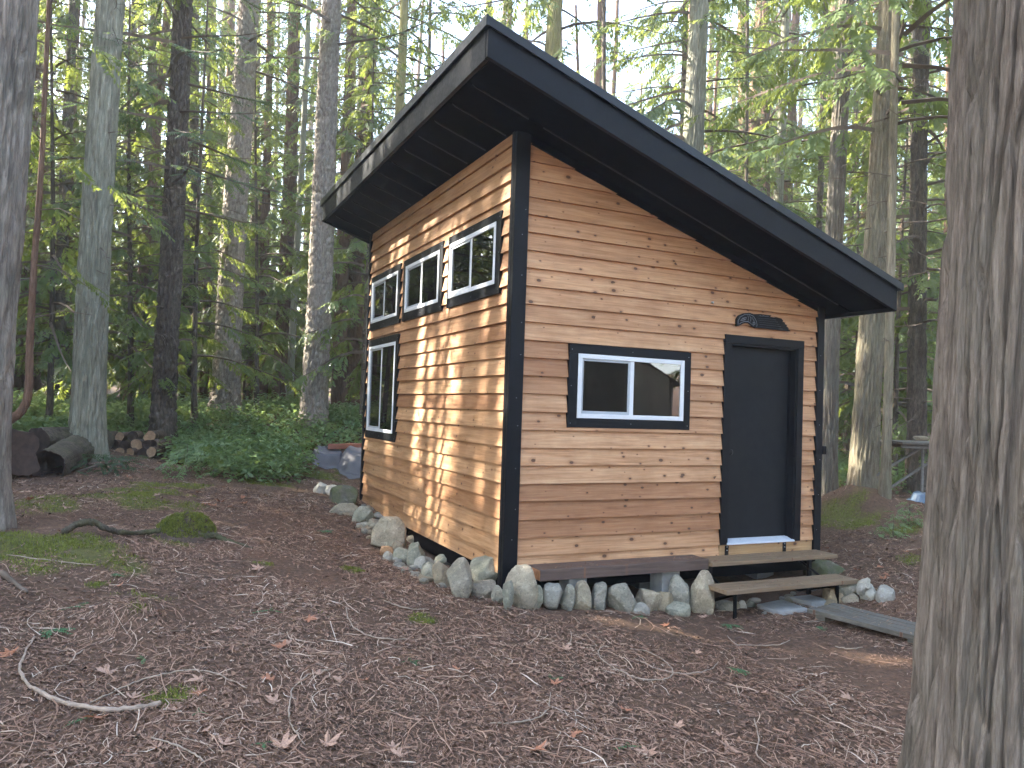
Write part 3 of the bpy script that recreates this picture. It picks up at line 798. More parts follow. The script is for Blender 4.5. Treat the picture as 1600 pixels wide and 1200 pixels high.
# boardwalk of planks on sleepers
walk = empty('boardwalk', (0, 0, 0)); tag(walk, 'weathered plank boardwalk running from the steps towards the large trunk', 'boardwalk')
def wz_at(px, py, z):
    d = ray(px, py); return EYE + d * ((z - EYE[2]) / d[2])
wz = -.355
A = wz_at(1264, 951, wz); B = wz_at(1432, 998, wz - .02); C_ = wz_at(1302, 941, wz)
dirw = (B - A); dirw[2] = 0; L_ = np.linalg.norm(dirw) + .75; dirw /= np.linalg.norm(dirw)
perp = np.array([-dirw[1], dirw[0], 0])
wid = abs((C_ - A) @ perp)
if (C_ - A) @ perp < 0: perp = -perp
for k in range(4):
    o0, o1 = wid * k / 4 + .004, wid * (k + 1) / 4 - .004
    e0, e1 = rr.uniform(-.02, .02), L_ + rr.uniform(-.02, .02)
    c = [A + dirw * e0 + perp * o0, A + dirw * e1 + perp * o0, A + dirw * e1 + perp * o1, A + dirw * e0 + perp * o1]
    dz = rr.uniform(-.004, .004)
    MB().hexa([(p[0], p[1], wz - .042 + dz) for p in c] + [(p[0], p[1], wz + dz) for p in c]).build('plank', WALKW, walk, bevel=.004)
for e in (.10, L_ * .55, L_ - .1):
    c = [A + dirw * (e - .05) + perp * .02, A + dirw * (e + .05) + perp * .02, A + dirw * (e + .05) + perp * (wid - .02), A + dirw * (e - .05) + perp * (wid - .02)]
    MB().hexa([(p[0], p[1], wz - .22) for p in c] + [(p[0], p[1], wz - .047) for p in c]).build('sleeper', WALKW, walk)

# canvas tent behind the photographer, seen mirrored in the front window
CANVAS = plain_mat('grey_canvas', (0.30, 0.29, 0.26), 0.9, 0.15, 2.0, bmp=0.4, bscale=8)
tent = empty('canvas_tent', (4.6, -6.6, 0)); tag(tent, 'grey canvas wall tent mirrored in the front window', 'tent')
tg = float(H(4.6, -8)) - .1
prof = [(-2.05, tg), (-2.1, 2.05), (-2.35, 1.98), (-2.1, 2.12), (0, 3.15), (2.1, 2.12), (2.35, 1.98), (2.1, 2.05), (2.05, tg)]
n = len(prof)
tv = [(x, 0, z) for x, z in prof] + [(x, -5.0, z) for x, z in prof]
tf = [(i, i + 1, i + 1 + n, i + n) for i in range(n - 1)]
mk('canvas', tv, tf, CANVAS, tent)
fv = []; nu, nv_ = 30, 24
for i in range(nu + 1):
    x = -2.04 + 4.08 * i / nu; top = 2.1 + (1 - abs(x) / 2.1) * 1.02
    for j in range(nv_ + 1):
        z = tg + (top - tg) * j / nv_
        fv.append((x, -.05 + .05 * math.sin(x * 9 + z * 2) * (1 - .5 * j / nv_) + .06 * (float(vn(x * 2, z * 2, 3.)) - .5), z))
ff = [(i * (nv_ + 1) + j, (i + 1) * (nv_ + 1) + j, (i + 1) * (nv_ + 1) + j + 1, i * (nv_ + 1) + j + 1) for i in range(nu) for j in range(nv_)]
mk('end_wall', fv, ff, CANVAS, tent, smooth=True)
# ------------------------------------------------------------------ trees
def _h2(a, b, k):
    return _val[_perm[_perm[a & 511] + (b & 511) + k] & 511]
def cells(U, V, N, seed):
    """distance to the seam between elongated bark plates, and a value for each plate; U wraps after N"""
    ui, vi = np.floor(U).astype(np.int64), np.floor(V).astype(np.int64)
    f1 = np.full(U.shape, 9.0); f2 = f1.copy(); cid = np.zeros(U.shape)
    for du in (-1, 0, 1):
        for dv in (-1, 0, 1):
            a, b = ui + du, vi + dv; am = np.mod(a, N)
            jx = _h2(am + seed, b, 3); jy = _h2(am + seed, b, 71); c = _h2(am + seed, b, 131)
            d = np.hypot(a + .1 + .8 * jx - U, b + jy - V)
            nearer = d < f1
            f2 = np.where(nearer, f1, np.minimum(f2, d)); cid = np.where(nearer, c, cid); f1 = np.where(nearer, d, f1)
    return f2 - f1, cid
def bark_h(T, Z, r0, kind, seed):
    """height of the bark between 0 (furrow) and 1 (ridge) around a trunk of radius r0"""
    wd, ht = {'cedar': (.036, .95), 'smooth': (.028, .30), 'fir': (.055, .17)}[kind]
    N = max(8, int(round(2 * np.pi * r0 / wd))); cx, cy = np.cos(T) * r0, np.sin(T) * r0
    U = T / (2 * np.pi) * N + 1.6 * (vn(cx * 7 + seed, cy * 7, Z * .9) - .5) + (.45 if kind != 'fir' else .8) * (vn(cx * 22 + seed, cy * 22, Z * 5) - .5)
    U = np.mod(U, N)
    V = Z / ht + 1.2 * (vn(cx * 9 - seed, cy * 9, Z * 1.2) - .5)
    e, c = cells(U, V, N, int(seed * 13))
    a = np.clip(e / .34, 0, 1); a = a * a * (3 - 2 * a)
    N2 = N * 2; U2 = np.mod(U * 2 + 1.2 * (vn(cx * 30, cy * 30, Z * 4) - .5), N2)
    e2, c2 = cells(U2, V * 1.7 + 5, N2, int(seed * 7) + 40)
    b = np.clip(e2 / .35, 0, 1)
    return a * (.55 + .35 * c) + .22 * b * a + .12 * (c2 - .5) + .12 * (vn(cx * 90, cy * 90, Z * 14) - .5)
def trunk_mesh(rb, height, kind, ncol, rows, seed, depth, flare=.35, rtop=.25, bend=.04, lobes=5, fl_h=.35):
    z = np.asarray(rows, float); th = np.linspace(0, 2 * np.pi, ncol, endpoint=False)
    Z, T = np.meshgrid(z, th, indexing='ij')
    zz = np.clip(Z, 0, None)
    r = rb * (1 - (1 - rtop) * np.clip(zz / height, 0, 1))
    lob = .75 + .5 * vn(np.cos(T) * lobes * .5 + seed, np.sin(T) * lobes * .5, 1.0)
    r = r * (1 + flare * np.exp(-zz / fl_h) * lob) * (1 + .05 * (vn(np.cos(T) * 1.5 + seed, np.sin(T) * 1.5, Z * .8) - .5))
    X, Y = r * np.cos(T), r * np.sin(T)
    h = bark_h(T, Z + seed, rb * .9, kind, seed)
    k = 1 + (h - .6) * depth / np.maximum(r, .02)
    X, Y = X * k, Y * k
    X = X + bend * np.sin(zz * .35 + seed) - bend * np.sin(seed); Y = Y + bend * np.cos(zz * .3 + seed * 2) - bend * np.cos(seed * 2)
    nr = len(z); ii = np.arange(nr * ncol).reshape(nr, ncol)
    f = np.stack([ii[:-1], np.roll(ii, -1, 1)[:-1], np.roll(ii, -1, 1)[1:], ii[1:]], -1).reshape(-1, 4)
    return np.stack([X, Y, Z], -1).reshape(-1, 3), f
def rows_for(height, fine_to, step, coarse=.35):
    return np.r_[np.arange(-.5, fine_to, step), np.arange(fine_to, height, coarse), [height]]

def frond_template(nl, wide, seed, droop=.25):
    """a flat spray: pairs of narrow leaflets along a stem, unit length along x"""
    r = np.random.default_rng(seed); q = []
    for k in range(nl):
        t = (k + .6) / nl
        for s in (-1, 1):
            l = wide * (1 - .55 * t) * (.5 + .6 * min(1, t * 3)) * r.uniform(.75, 1.15)
            a = math.radians(r.uniform(38, 58)); w = l * .17 + .012
            b = np.array([t, 0, -droop * t * t]); d = np.array([math.cos(a), s * math.sin(a), -.35 - r.uniform(0, .5)]); d /= np.linalg.norm(d)
            n = np.array([-d[1], d[0], r.uniform(-.3, .3)])
            q.append([b, b + d * l * .5 + n * w, b + d * l, b + d * l * .5 - n * w])
    tip = np.array([1, 0, -droop]); q.append([tip * .85, tip + [.02, .03, 0], tip * 1.12, tip + [.02, -.03, 0]])
    return np.array(q)                     # (m, 4, 3)
def place_fronds(tmpl, pos, yaw, pitch, roll, scale):
    """copies of a spray at many places at once"""
    cy, sy, cp, sp, cr, sr = np.cos(yaw), np.sin(yaw), np.cos(pitch), np.sin(pitch), np.cos(roll), np.sin(roll)
    ex = np.stack([cy * cp, sy * cp, sp], -1)
    ey0 = np.stack([-sy, cy, 0 * cy], -1); ez0 = np.cross(ex, ey0)
    ey = ey0 * cr[:, None] + ez0 * sr[:, None]; ez = np.cross(ex, ey)
    v = tmpl.reshape(-1, 3)
    out = pos[:, None, :] + scale[:, None, None] * (v[None, :, 0:1] * ex[:, None, :] + v[None, :, 1:2] * ey[:, None, :] + v[None, :, 2:3] * ez[:, None, :])
    return out.reshape(-1, 3)
def quads(n): return np.arange(n * 4).reshape(n, 4)

def crown_data(seed, z0, z1, n, L0, tmpl, per, kind='cedar', fsize=.55, top=.25):
    r = np.random.default_rng(seed)
    leaf = []; wv, wf = [], []; wb = 0
    for i in range(n):
        u = (i + r.random()) / n
        z = z0 + (z1 - z0) * u
        az = i * 2.39996 + r.uniform(-.5, .5)
        L = L0 * ((1 - u) ** .8 * (1 - top) + top) * r.uniform(.55, 1.12)
        up = r.uniform(.05, .3) if kind == 'cedar' else r.uniform(-.05, .12)
        dr = r.uniform(.35, .75) if kind == 'cedar' else r.uniform(.15, .45)
        t = np.linspace(0, 1, 7)
        rad = L * t; dz = L * (up * t - dr * t ** 2 + .22 * t ** 4)
        sw = r.uniform(-.25, .25)
        aa = az + sw * t
        P_ = np.stack([rad * np.cos(aa), rad * np.sin(aa), z + dz], -1)
        v, f = tube(P_, np.linspace(.006 + .012 * L, .004, 7), 3, False)
        wv += v; wf += [tuple(k + wb for k in q) for q in f]; wb += len(v)
        m = max(4, int(per * L / L0))
        tt = np.sort(r.uniform(.18, 1.0, m)) ** .8
        pos = np.stack([np.interp(tt, t, P_[:, k]) for k in range(3)], -1)
        side = np.where(np.arange(m) % 2 == 0, 1, -1)
        ang = np.interp(tt, t, aa) + side * r.uniform(.45, 1.15, m) * (1 - .55 * tt)
        pitch = -r.uniform(.15, .8, m) if kind == 'cedar' else -r.uniform(-.05, .4, m)
        roll = r.uniform(-.5, .5, m)
        sc_ = fsize * (.55 + .6 * (1 - tt)) * r.uniform(.65, 1.25, m) * (.6 + .4 * L / L0)
        leaf.append(place_fronds(tmpl, pos, ang, pitch, roll, sc_))
    leaf = np.concatenate(leaf)
    return leaf, quads(len(leaf) // 4), np.array(wv), wf
def bare_limbs(seed, z0, z1, n, L, rad=.011):
    """dead drooping lower branches with a few twigs"""
    r = np.random.default_rng(seed); mb = MB()
    for i in range(n):
        z = z0 + (z1 - z0) * r.random(); az = r.uniform(0, 6.283); l = L * r.uniform(.25, 1.1)
        t = np.linspace(0, 1, 6); a = az + r.uniform(-.5, .5) * t
        up, dr = r.uniform(-.1, .35), r.uniform(.1, .7)
        P_ = np.stack([l * t * np.cos(a), l * t * np.sin(a), z + l * (up * t - dr * t ** 2 + r.uniform(0, .3) * t ** 3)], -1)
        mb.tube(P_, np.linspace(rad * (.5 + .5 * l / L), .003, 6), 4, False)
        for k in range(r.integers(0, 4)):
            j = r.integers(2, 5); b = P_[j]; d = np.array([math.cos(az + r.uniform(-1.2, 1.2)), math.sin(az + r.uniform(-1.2, 1.2)), r.uniform(-.9, .2)]) * l * r.uniform(.15, .4)
            mb.tube([b, b + d * .5 + [0, 0, .03], b + d], [.005, .004, .002], 3, False)
    return mb

T_CED = frond_template(9, .34, 1); T_CED2 = frond_template(7, .38, 2, .4); T_FIR = frond_template(10, .2, 3, .12); T_BIG = frond_template(4, .5, 4)
def crown_meshes(name, seed, z0, z1, n, L0, tmpl, per, kind, mat, fsize):
    lv, lf, wv, wf = crown_data(seed, z0, z1, n, L0, tmpl, per, kind, fsize)
    o = mk(name, lv, lf, mat); me = o.data; bpy.data.objects.remove(o)
    w = mk('branches', wv, wf, TWIG); mw = w.data; bpy.data.objects.remove(w)
    return me, mw
CROWNS = {
    'cedar_high': crown_meshes('crown', 21, 5.5, 22, 84, 3.0, T_CED, 22, 'cedar', CEDAR_LEAF, .62),
    'cedar_mid': crown_meshes('crown', 22, 3.2, 20, 100, 2.9, T_CED, 24, 'cedar', CEDAR_LEAF, .60),
    'cedar_low': crown_meshes('crown', 23, 1.4, 17, 110, 2.7, T_CED2, 27, 'cedar', CEDAR_LEAF, .58),
    'fir_high': crown_meshes('crown', 24, 8.0, 24, 70, 3.2, T_FIR, 18, 'fir', FIR_LEAF, .6),
    'fir_mid': crown_meshes('crown', 25, 4.0, 21, 100, 3.0, T_FIR, 23, 'fir', FIR_LEAF, .6),
    'cedar_top': crown_meshes('crown', 27, 8.5, 24, 60, 3.0, T_CED, 16, 'cedar', CEDAR_LEAF, .62),
    'sapling': crown_meshes('crown', 26, .8, 6.5, 56, 1.35, T_CED, 17, 'cedar', CEDAR_LEAF, .42),
}
LIMBS = []
for k, (a, b, n, l) in enumerate([(1.8, 8, 34, 1.5), (1.2, 7, 40, 1.9), (2.5, 9, 26, 1.0), (1.0, 6, 30, .7)]):
    o = bare_limbs(50 + k, a, b, n, l).build('dead_branches', TWIG); LIMBS.append(o.data); bpy.data.objects.remove(o)

def tree(name, label, cat, px_base, px_top, depth, diam, kind, mat, crown=None, limbs=None, height=22, detail=1, group=None, crown_scale=1.0, spin=0.0, py_base=None, rows=None, bdepth=None, flare=.35, bend=.05, seed=None, fl_h=.35):
    b = at(px_base, 640, depth); z = float(H(b[0], b[1])); base = np.array([b[0], b[1], z])
    tp = at(px_top, 0, depth)
    # keep the upper point straight above the base along the view direction
    d = tp - base; d = d - (d @ CF) * np.array([CF[0], CF[1], 0]) / (CF[0] ** 2 + CF[1] ** 2)
    d /= np.linalg.norm(d)
    root = empty(name, base); root.rotation_mode = 'QUATERNION'
    root.rotation_quaternion = Vector((0, 0, 1)).rotation_difference(Vector(d))
    tag(root, label, cat, group)
    sd = seed if seed is not None else abs(hash((px_base, depth))) % 97 + .37
    vis = 1.4 + depth * .55
    ncol, step = {3: (380, .016), 2: (90, .034), 1: (44, .09), 0: (20, .25)}[detail]
    if rows is None: rows = rows_for(height, min(height - 1, vis), step)
    if bdepth is None: bdepth = {'cedar': .040, 'smooth': .014, 'fir': .055}[kind] * min(1, diam / .4)
    v, f = trunk_mesh(diam / 2, height, kind, ncol, rows, sd, bdepth, flare=flare, bend=bend, fl_h=fl_h)
    mk('trunk', v, f, mat, root, smooth=True)
    if crown:
        me, mw = CROWNS[crown]
        for m_ in (me, mw):
            o = bpy.data.objects.new('crown' if m_ is me else 'branches', m_); link(o, root); o['kind'] = 'stuff'
            o.rotation_euler = (0, 0, spin); o.scale = (crown_scale, crown_scale, 1)
    if limbs is not None:
        o = bpy.data.objects.new('dead_branches', LIMBS[limbs]); link(o, root); o['kind'] = 'stuff'; o.rotation_euler = (0, 0, spin * 1.7)
    return root

# the large trunk close on the right
tree('cedar_tree', 'huge grey cedar trunk with ridged bark close to the camera on the right', 'tree', 1592, 1618, 3.0, .69, 'cedar', BARK_GREYC, None, None, 16, 3, rows=np.r_[np.arange(-.3, 3.9, .0155), np.arange(3.9, 16, .5)], bdepth=.042, flare=.26, bend=.01, seed=4.2, fl_h=.55)
TREES = [
 ('cedar_tree', 'thick grey cedar trunk cut off by the left edge of the photo', -36, 5, 7.0, .50, 'cedar', BARK_PALE, 'cedar_top', None, 2, 0.4),
 ('cedar_tree', 'pale grey green cedar trunk standing beside the cut log and firewood', 139, 169, 12.0, .47, 'cedar', BARK_GREEN, 'cedar_top', 2, 2, 1.0),
 ('fir_tree', 'dark furrowed fir trunk standing just right of the firewood pile', 256, 278, 14.0, .40, 'fir', BARK_DARK, 'fir_mid', 0, 2, 2.0),
 ('fir_tree', 'stout pale fir trunk rising out of the salal bank, left of two', 352, 384, 18.0, .60, 'fir', BARK_FIR, 'fir_high', None, 2, 0.2),
 ('fir_tree', 'pale scaly fir trunk beside the roof end on the salal bank', 490, 527, 17.0, .55, 'fir', BARK_FIR, 'fir_high', None, 2, 3.0),
 ('cedar_tree', 'reddish brown cedar trunk between the two pale fir trunks', 436, 458, 24.0, .46, 'cedar', BARK_RED, 'cedar_mid', 0, 1, 1.3),
 ('cedar_tree', 'slim dark cedar trunk touching the reddish cedar on its left', 411, 418, 24.5, .30, 'cedar', BARK_RED, None, 2, 1, 2.2),
 ('cedar_tree', 'dark brown trunk directly right of the pale fir beside the roof end', 530, 546, 23.0, .42, 'cedar', BARK_RED, 'cedar_mid', 1, 1, 4.0),
 ('cedar_tree', 'dark trunk close behind the back corner of the cabin', 555, 566, 26.0, .40, 'cedar', BARK_CEDAR, 'cedar_low', 0, 1, 5.0),
 ('cedar_tree', 'yellow lichened trunk rising behind the middle of the left eave', 604, 627, 19.0, .30, 'smooth', BARK_YELL, 'cedar_high', 2, 1, 0.9),
 ('cedar_tree', 'lichened trunk rising behind the roof just right of its peak', 842, 865, 16.0, .40, 'cedar', BARK_YELL, 'cedar_high', 2, 2, 2.6),
 ('cedar_tree', 'thick green grey trunk rising behind the middle of the roof slope', 1074, 1091, 15.0, .46, 'cedar', BARK_GREEN, 'cedar_high', 2, 2, 3.7),
 ('cedar_tree', 'slender trunk seen above the lower third of the roof slope', 1200, 1222, 18.0, .26, 'smooth', BARK_GREEN, 'cedar_mid', 0, 1, 1.9),
 ('cedar_tree', 'tall thin trunk rising just right of the cabin corner post', 1295, 1320, 13.0, .30, 'cedar', BARK_CEDAR, None, 3, 2, 0.3),
 ('cedar_tree', 'sturdy buff cedar trunk with a mossy foot right of the cabin', 1349, 1384, 12.0, .385, 'cedar', BARK_BUFF, 'cedar_high', 2, 2, 2.9),
 ('young_tree', 'thin straight young trunk in front of the raised platform', 1385, 1413, 11.2, .13, 'smooth', BARK_BUFF, 'cedar_high', 3, 1, 5.2),
 ('cedar_tree', 'dark broken trunk behind the raised platform at the right', 1433, 1452, 15.0, .34, 'fir', BARK_DARK, 'cedar_mid', 1, 1, 4.4),
 ('young_tree', 'thin dark trunk poking up over the roof right of the peak', 940, 950, 15.0, .11, 'smooth', BARK_DARK, 'sapling', 3, 1, 0.5),
 ('young_tree', 'thin dark trunk against the bright sky left of the roof peak', 660, 668, 21.0, .13, 'smooth', BARK_DARK, 'cedar_high', 3, 1, 1.1),
 ('cedar_tree', 'dark narrow trunk hugging the left side of the thick green grey trunk', 1052, 1068, 19.0, .19, 'cedar', BARK_DARK, 'cedar_mid', 1, 1, 3.3),
 ('dead_tree', 'thin leafless dead trunk above the middle of the roof slope', 1155, 1166, 16.0, .09, 'smooth', BARK_DARK, None, 1, 1, 2.1),
 ('cedar_tree', 'dark distant trunk between the dark fir and the left pale fir', 290, 302, 24.0, .34, 'cedar', BARK_DARK, 'cedar_low', 0, 1, 2.7),
 ('cedar_tree', 'dim distant trunk left of the stout pale fir, lower half in shade', 318, 330, 27.0, .30, 'cedar', BARK_RED, 'cedar_low', 1, 1, 0.8),
 ('cedar_tree', 'pale distant trunk behind the dark furrowed fir', 228, 246, 23.0, .36, 'cedar', BARK_CEDAR, 'cedar_low', 0, 1, 3.9),
 ('cedar_tree', 'dark distant trunk between the stout pale fir and the reddish cedar', 386, 402, 28.0, .30, 'cedar', BARK_DARK, 'cedar_low', 1, 1, 4.7),
 ('young_tree', 'thin dark trunk half hidden by the right corner post of the cabin', 1268, 1290, 18.0, .17, 'smooth', BARK_DARK, None, 1, 1, 5.9),
 ('cedar_tree', 'shaded distant trunk between the buff cedar and the raised platform', 1413, 1428, 22.0, .34, 'cedar', BARK_CEDAR, 'cedar_low', 0, 1, 1.6),
 ('cedar_tree', 'distant trunk seen between the tall thin trunk and the buff cedar', 1326, 1342, 25.0, .22, 'cedar', BARK_DARK, 'cedar_low', 1, 1, 0.1),
 ('cedar_tree', 'shaded distant trunk left of the pale grey green cedar', 92, 110, 20.0, .30, 'cedar', BARK_DARK, 'cedar_low', 1, 1, 2.4),
 ('cedar_tree', 'distant dark trunk right of the pale grey green cedar', 196, 214, 26.0, .34, 'cedar', BARK_DARK, 'cedar_mid', 0, 1, 5.5),
 ('cedar_tree', 'slim pale trunk between the stout fir and the fir by the roof end', 452, 478, 21.0, .20, 'smooth', BARK_GREEN, None, 2, 1, 1.5),
]
for (nm, lab, pb, pt, d, dm, kind, mat, cr, lb, det, spin) in TREES:
    tree(nm, lab, 'tree', pb, pt, d, dm, kind, mat, cr, lb, 24, det, None, 1.0, spin)
# drooping young cedars that fill the middle of the wood
for k, (lab, px, d, s) in enumerate([
  ('leafy young cedar with low boughs left of the dark furrowed fir', 205, 15.5, 1.5), ('leafy young cedar with hanging boughs between the dark fir and the stout pale fir', 305, 16.0, 1.4),
  ('leafy young cedar with hanging boughs right of the stout pale fir', 400, 19.0, 1.5), ('sunlit leafy young cedar between the edge trunk and the pale grey green cedar', 78, 15.0, 1.7),
  ('leafy young cedar showing under the left eave beside the cabin', 566, 18.0, 1.6), ('leafy young cedar filling the gap right of the cabin', 1335, 19.0, 1.7),
  ('leafy young cedar behind the thin straight young trunk', 1400, 17.0, 1.6)]):
    root = tree('young_cedar', lab, 'tree', px, px + 12, d, .12, 'smooth', BARK_DARK, 'sapling', 3, 9, 0, None, s, k * 1.3, bend=.08)
    for o in root.children:
        if o.name.startswith(('crown', 'branches')): o.scale = (s, s, s)
# slim reddish sapling whose foot sweeps sideways out of the bank
sap = empty('curved_sapling', (0, 0, 0)); tag(sap, 'slim reddish sapling with a sharply curved foot beside the left edge trunk', 'tree')
pts = [at(px, py, 9.6) for px, py in [(-14, 664), (2, 660), (18, 655), (32, 645), (42, 628), (46, 600), (46, 540), (50, 470), (54, 400), (60, 330), (66, 240), (70, 140), (76, 20), (82, -120)]]
dense = []
for i in range(len(pts) - 1):
    for t in np.linspace(0, 1, 5, endpoint=False): dense.append(pts[i] * (1 - t) + pts[i + 1] * t)
dense.append(pts[-1]); dense = np.array(dense)
for _ in range(3): dense[1:-1] = (dense[:-2] + 2 * dense[1:-1] + dense[2:]) / 4
MB().tube(dense, np.linspace(.062, .022, len(dense)) * (1 + .06 * np.sin(np.arange(len(dense)) * 2.1)), 14).build('trunk', BARK_RED, sap, smooth=True)
bl = MB(); r_ = np.random.default_rng(9)
for k in range(14):
    b = dense[r_.integers(22, len(dense) - 4)]; d = np.array([r_.uniform(-1, 1), r_.uniform(-1, 1), r_.uniform(-.6, .3)]) * r_.uniform(.3, .8)
    bl.tube([b, b + d * .5 + [0, 0, .08], b + d], [.008, .006, .003], 4, False)
tag(bl.build('dead_branches', TWIG, sap), kind='stuff')
lv = []
for k in range(9):
    b = dense[len(dense) - 2 - k * 3]
    m = 9; az = r_.uniform(0, 6.28)
    tt = r_.uniform(.2, 1, m); pos = b[None, :] + np.stack([np.cos(az) * tt, np.sin(az) * tt, .1 - .5 * tt ** 2], -1) * 1.2
    lv.append(place_fronds(T_CED, pos, az + r_.uniform(-.9, .9, m), -r_.uniform(.1, .7, m), r_.uniform(-.5, .5, m), r_.uniform(.25, .5, m)))
lv = np.concatenate(lv); tag(mk('crown', lv, quads(len(lv) // 4), CEDAR_LEAF, sap), kind='stuff')

# the far wood and the wood around, too deep to tell one tree from the next
SRC = {}
for o in bpy.data.objects:
    if o.type == 'MESH' and o.parent and o.name.startswith('crown'):
        for k_, (me_, mw_) in CROWNS.items():
            if o.data == me_: SRC.setdefault(k_, o)
trunk_src = [o for o in bpy.data.objects if o.parent and o.name.startswith('trunk') and o.parent['label'].startswith('reddish brown cedar')][0]
def wood_mass(name, label, spots):
    """spots: (x, y, kind, height scale, width scale); kinds name a crown, -1 is a bare trunk"""
    kinds = ['cedar_low', 'cedar_mid', 'cedar_high', 'fir_mid', 'sapling']
    P_ = np.array([(x, y, float(H(x, y, False)) - .1) for (x, y, *_) in spots])
    me = bpy.data.meshes.new(name); me.vertices.add(len(P_)); me.vertices.foreach_set('co', P_.astype(np.float32).ravel())
    rr_ = np.random.default_rng(len(spots))
    rot = np.stack([rr_.normal(0, .025, len(P_)), rr_.normal(0, .025, len(P_)), rr_.uniform(0, 6.283, len(P_))], -1)
    me.attributes.new('rot', 'FLOAT_VECTOR', 'POINT').data.foreach_set('vector', rot.astype(np.float32).ravel())
    scl = np.array([(w, w, h) for (_, _, _, h, w) in spots], dtype=np.float32); me.attributes.new('scl', 'FLOAT_VECTOR', 'POINT').data.foreach_set('vector', scl.ravel())
    tsc = scl * np.stack([rr_.uniform(.55, 1.25, len(P_))] * 2 + [np.ones(len(P_))], -1).astype(np.float32); tsc[np.array([k == 4 for (_, _, k, _, _) in spots])] *= (.35, .35, .4)
    me.attributes.new('tsc', 'FLOAT_VECTOR', 'POINT').data.foreach_set('vector', tsc.ravel())
    me.attributes.new('kind', 'INT', 'POINT').data.foreach_set('value', np.array([k for (_, _, k, _, _) in spots], dtype=np.int32))
    o = link(bpy.data.objects.new(name, me)); me.materials.append(CEDAR_LEAF)
    ng = bpy.data.node_groups.new(name, 'GeometryNodeTree')
    ng.interface.new_socket('Geometry', in_out='INPUT', socket_type='NodeSocketGeometry'); ng.interface.new_socket('Geometry', in_out='OUTPUT', socket_type='NodeSocketGeometry')
    gi, go = ng.nodes.new('NodeGroupInput'), ng.nodes.new('NodeGroupOutput'); jn = ng.nodes.new('GeometryNodeJoinGeometry')
    def attr(n_, t):
        a = ng.nodes.new('GeometryNodeInputNamedAttribute'); a.data_type = t; a.inputs['Name'].default_value = n_; return a.outputs[0]
    e2r = ng.nodes.new('FunctionNodeEulerToRotation'); ng.links.new(attr('rot', 'FLOAT_VECTOR'), e2r.inputs[0])
    kd, sc3, ts3 = attr('kind', 'INT'), attr('scl', 'FLOAT_VECTOR'), attr('tsc', 'FLOAT_VECTOR')
    for k_, src in [(i_, SRC[n_]) for i_, n_ in enumerate(kinds)] + [(-1, trunk_src)]:
        oi = ng.nodes.new('GeometryNodeObjectInfo'); oi.transform_space = 'ORIGINAL'; oi.inputs['Object'].default_value = src; oi.inputs['As Instance'].default_value = True
        ip = ng.nodes.new('GeometryNodeInstanceOnPoints'); ng.links.new(gi.outputs[0], ip.inputs['Points']); ng.links.new(oi.outputs['Geometry'], ip.inputs['Instance'])
        ng.links.new(e2r.outputs[0], ip.inputs['Rotation']); ng.links.new(ts3 if k_ < 0 else sc3, ip.inputs['Scale'])
        if k_ >= 0:
            cp_ = ng.nodes.new('FunctionNodeCompare'); cp_.data_type = 'INT'; cp_.operation = 'EQUAL'; ng.links.new(kd, cp_.inputs[2]); cp_.inputs[3].default_value = k_
            ng.links.new(cp_.outputs[0], ip.inputs['Selection'])
        ng.links.new(ip.outputs[0], jn.inputs[0])
    ng.links.new(jn.outputs[0], go.inputs[0])
    md = o.modifiers.new('instances', 'NODES'); md.node_group = ng
    return tag(o, label, 'wood', kind='stuff')
r_ = np.random.default_rng(31); spots = []
for k in range(250):
    d = 20 + 48 * r_.random() ** .9; px = r_.uniform(-300, 1900)
    if 520 < px < 1280 and d > 48: continue
    p = at(px, 640, d); kd = int(r_.choice([0, 0, 0, 1, 2, 3, 4, 4, 4]))
    if d < 25: kd = int(r_.choice([0, 4, 4]))
    q = r_.uniform(.75, 1.15) if kd != 4 else r_.uniform(1.2, 1.9)
    spots.append((p[0], p[1], kd, q, q * r_.uniform(.95, 1.3)))
wood_mass('far_wood', 'dense far wood of cedar and fir behind the nearer trunks', spots)
# the wood around the clearing, beyond the frame: tall all round, sun side shaped to shade the ground and dapple the side wall
r_ = np.random.default_rng(32); spots = []
def out_of_frame(x, y):
    px, py, z = view((x, y, 1)); return not (z > 0.5 and -330 < px < 1930)
def clear_of(x, y):
    return math.hypot(x - EYE[0], y - EYE[1]) > 3.5 and not (1.5 < x < 7.5 and -13 < y < -1) and not (-1 < x < 5 and -1 < y < 6)
for k in range(4000):
    if len(spots) >= 48: break
    a = r_.uniform(0, 6.283); d = r_.uniform(8, 32); x, y = d * math.cos(a), 1 + d * math.sin(a)
    av, s_ = .6 * x + .8 * y, -.8 * x + .6 * y
    if not out_of_frame(x, y) or not clear_of(x, y): continue
    if s_ > 0 and -9 < av < 14: continue
    spots.append((x, y, int(r_.choice([1, 2, 3])), r_.uniform(.85, 1.15), r_.uniform(.9, 1.2)))
n_tall = len(spots)
for k in range(6000):                       # sun side, unseen trees added to keep the sun off the ground
    if len(spots) >= n_tall + 84: break
    av, s_ = r_.uniform(-9, 14), r_.uniform(9, 36); x, y = .6 * av - .8 * s_, .8 * av + .6 * s_
    if not out_of_frame(x, y) or not clear_of(x, y): continue
    if any(math.hypot(x - q[0], y - q[1]) < 1.5 for q in spots): continue
    if av > 5.6 and r_.random() < .9: continue  # thinned out so sun gets to the foliage at the left
    if -0.8 < av < 5.2: h = (.6745 * s_ + r_.uniform(-2.6, -0.6)) / 17.2; spots.append((x, y, 0, h, min(1.1, h + .25)))  # heights set to block sun from the ground but not the wall
    else: spots.append((x, y, int(r_.choice([0, 1])), r_.uniform(1.05, 1.35), r_.uniform(1.1, 1.4)))
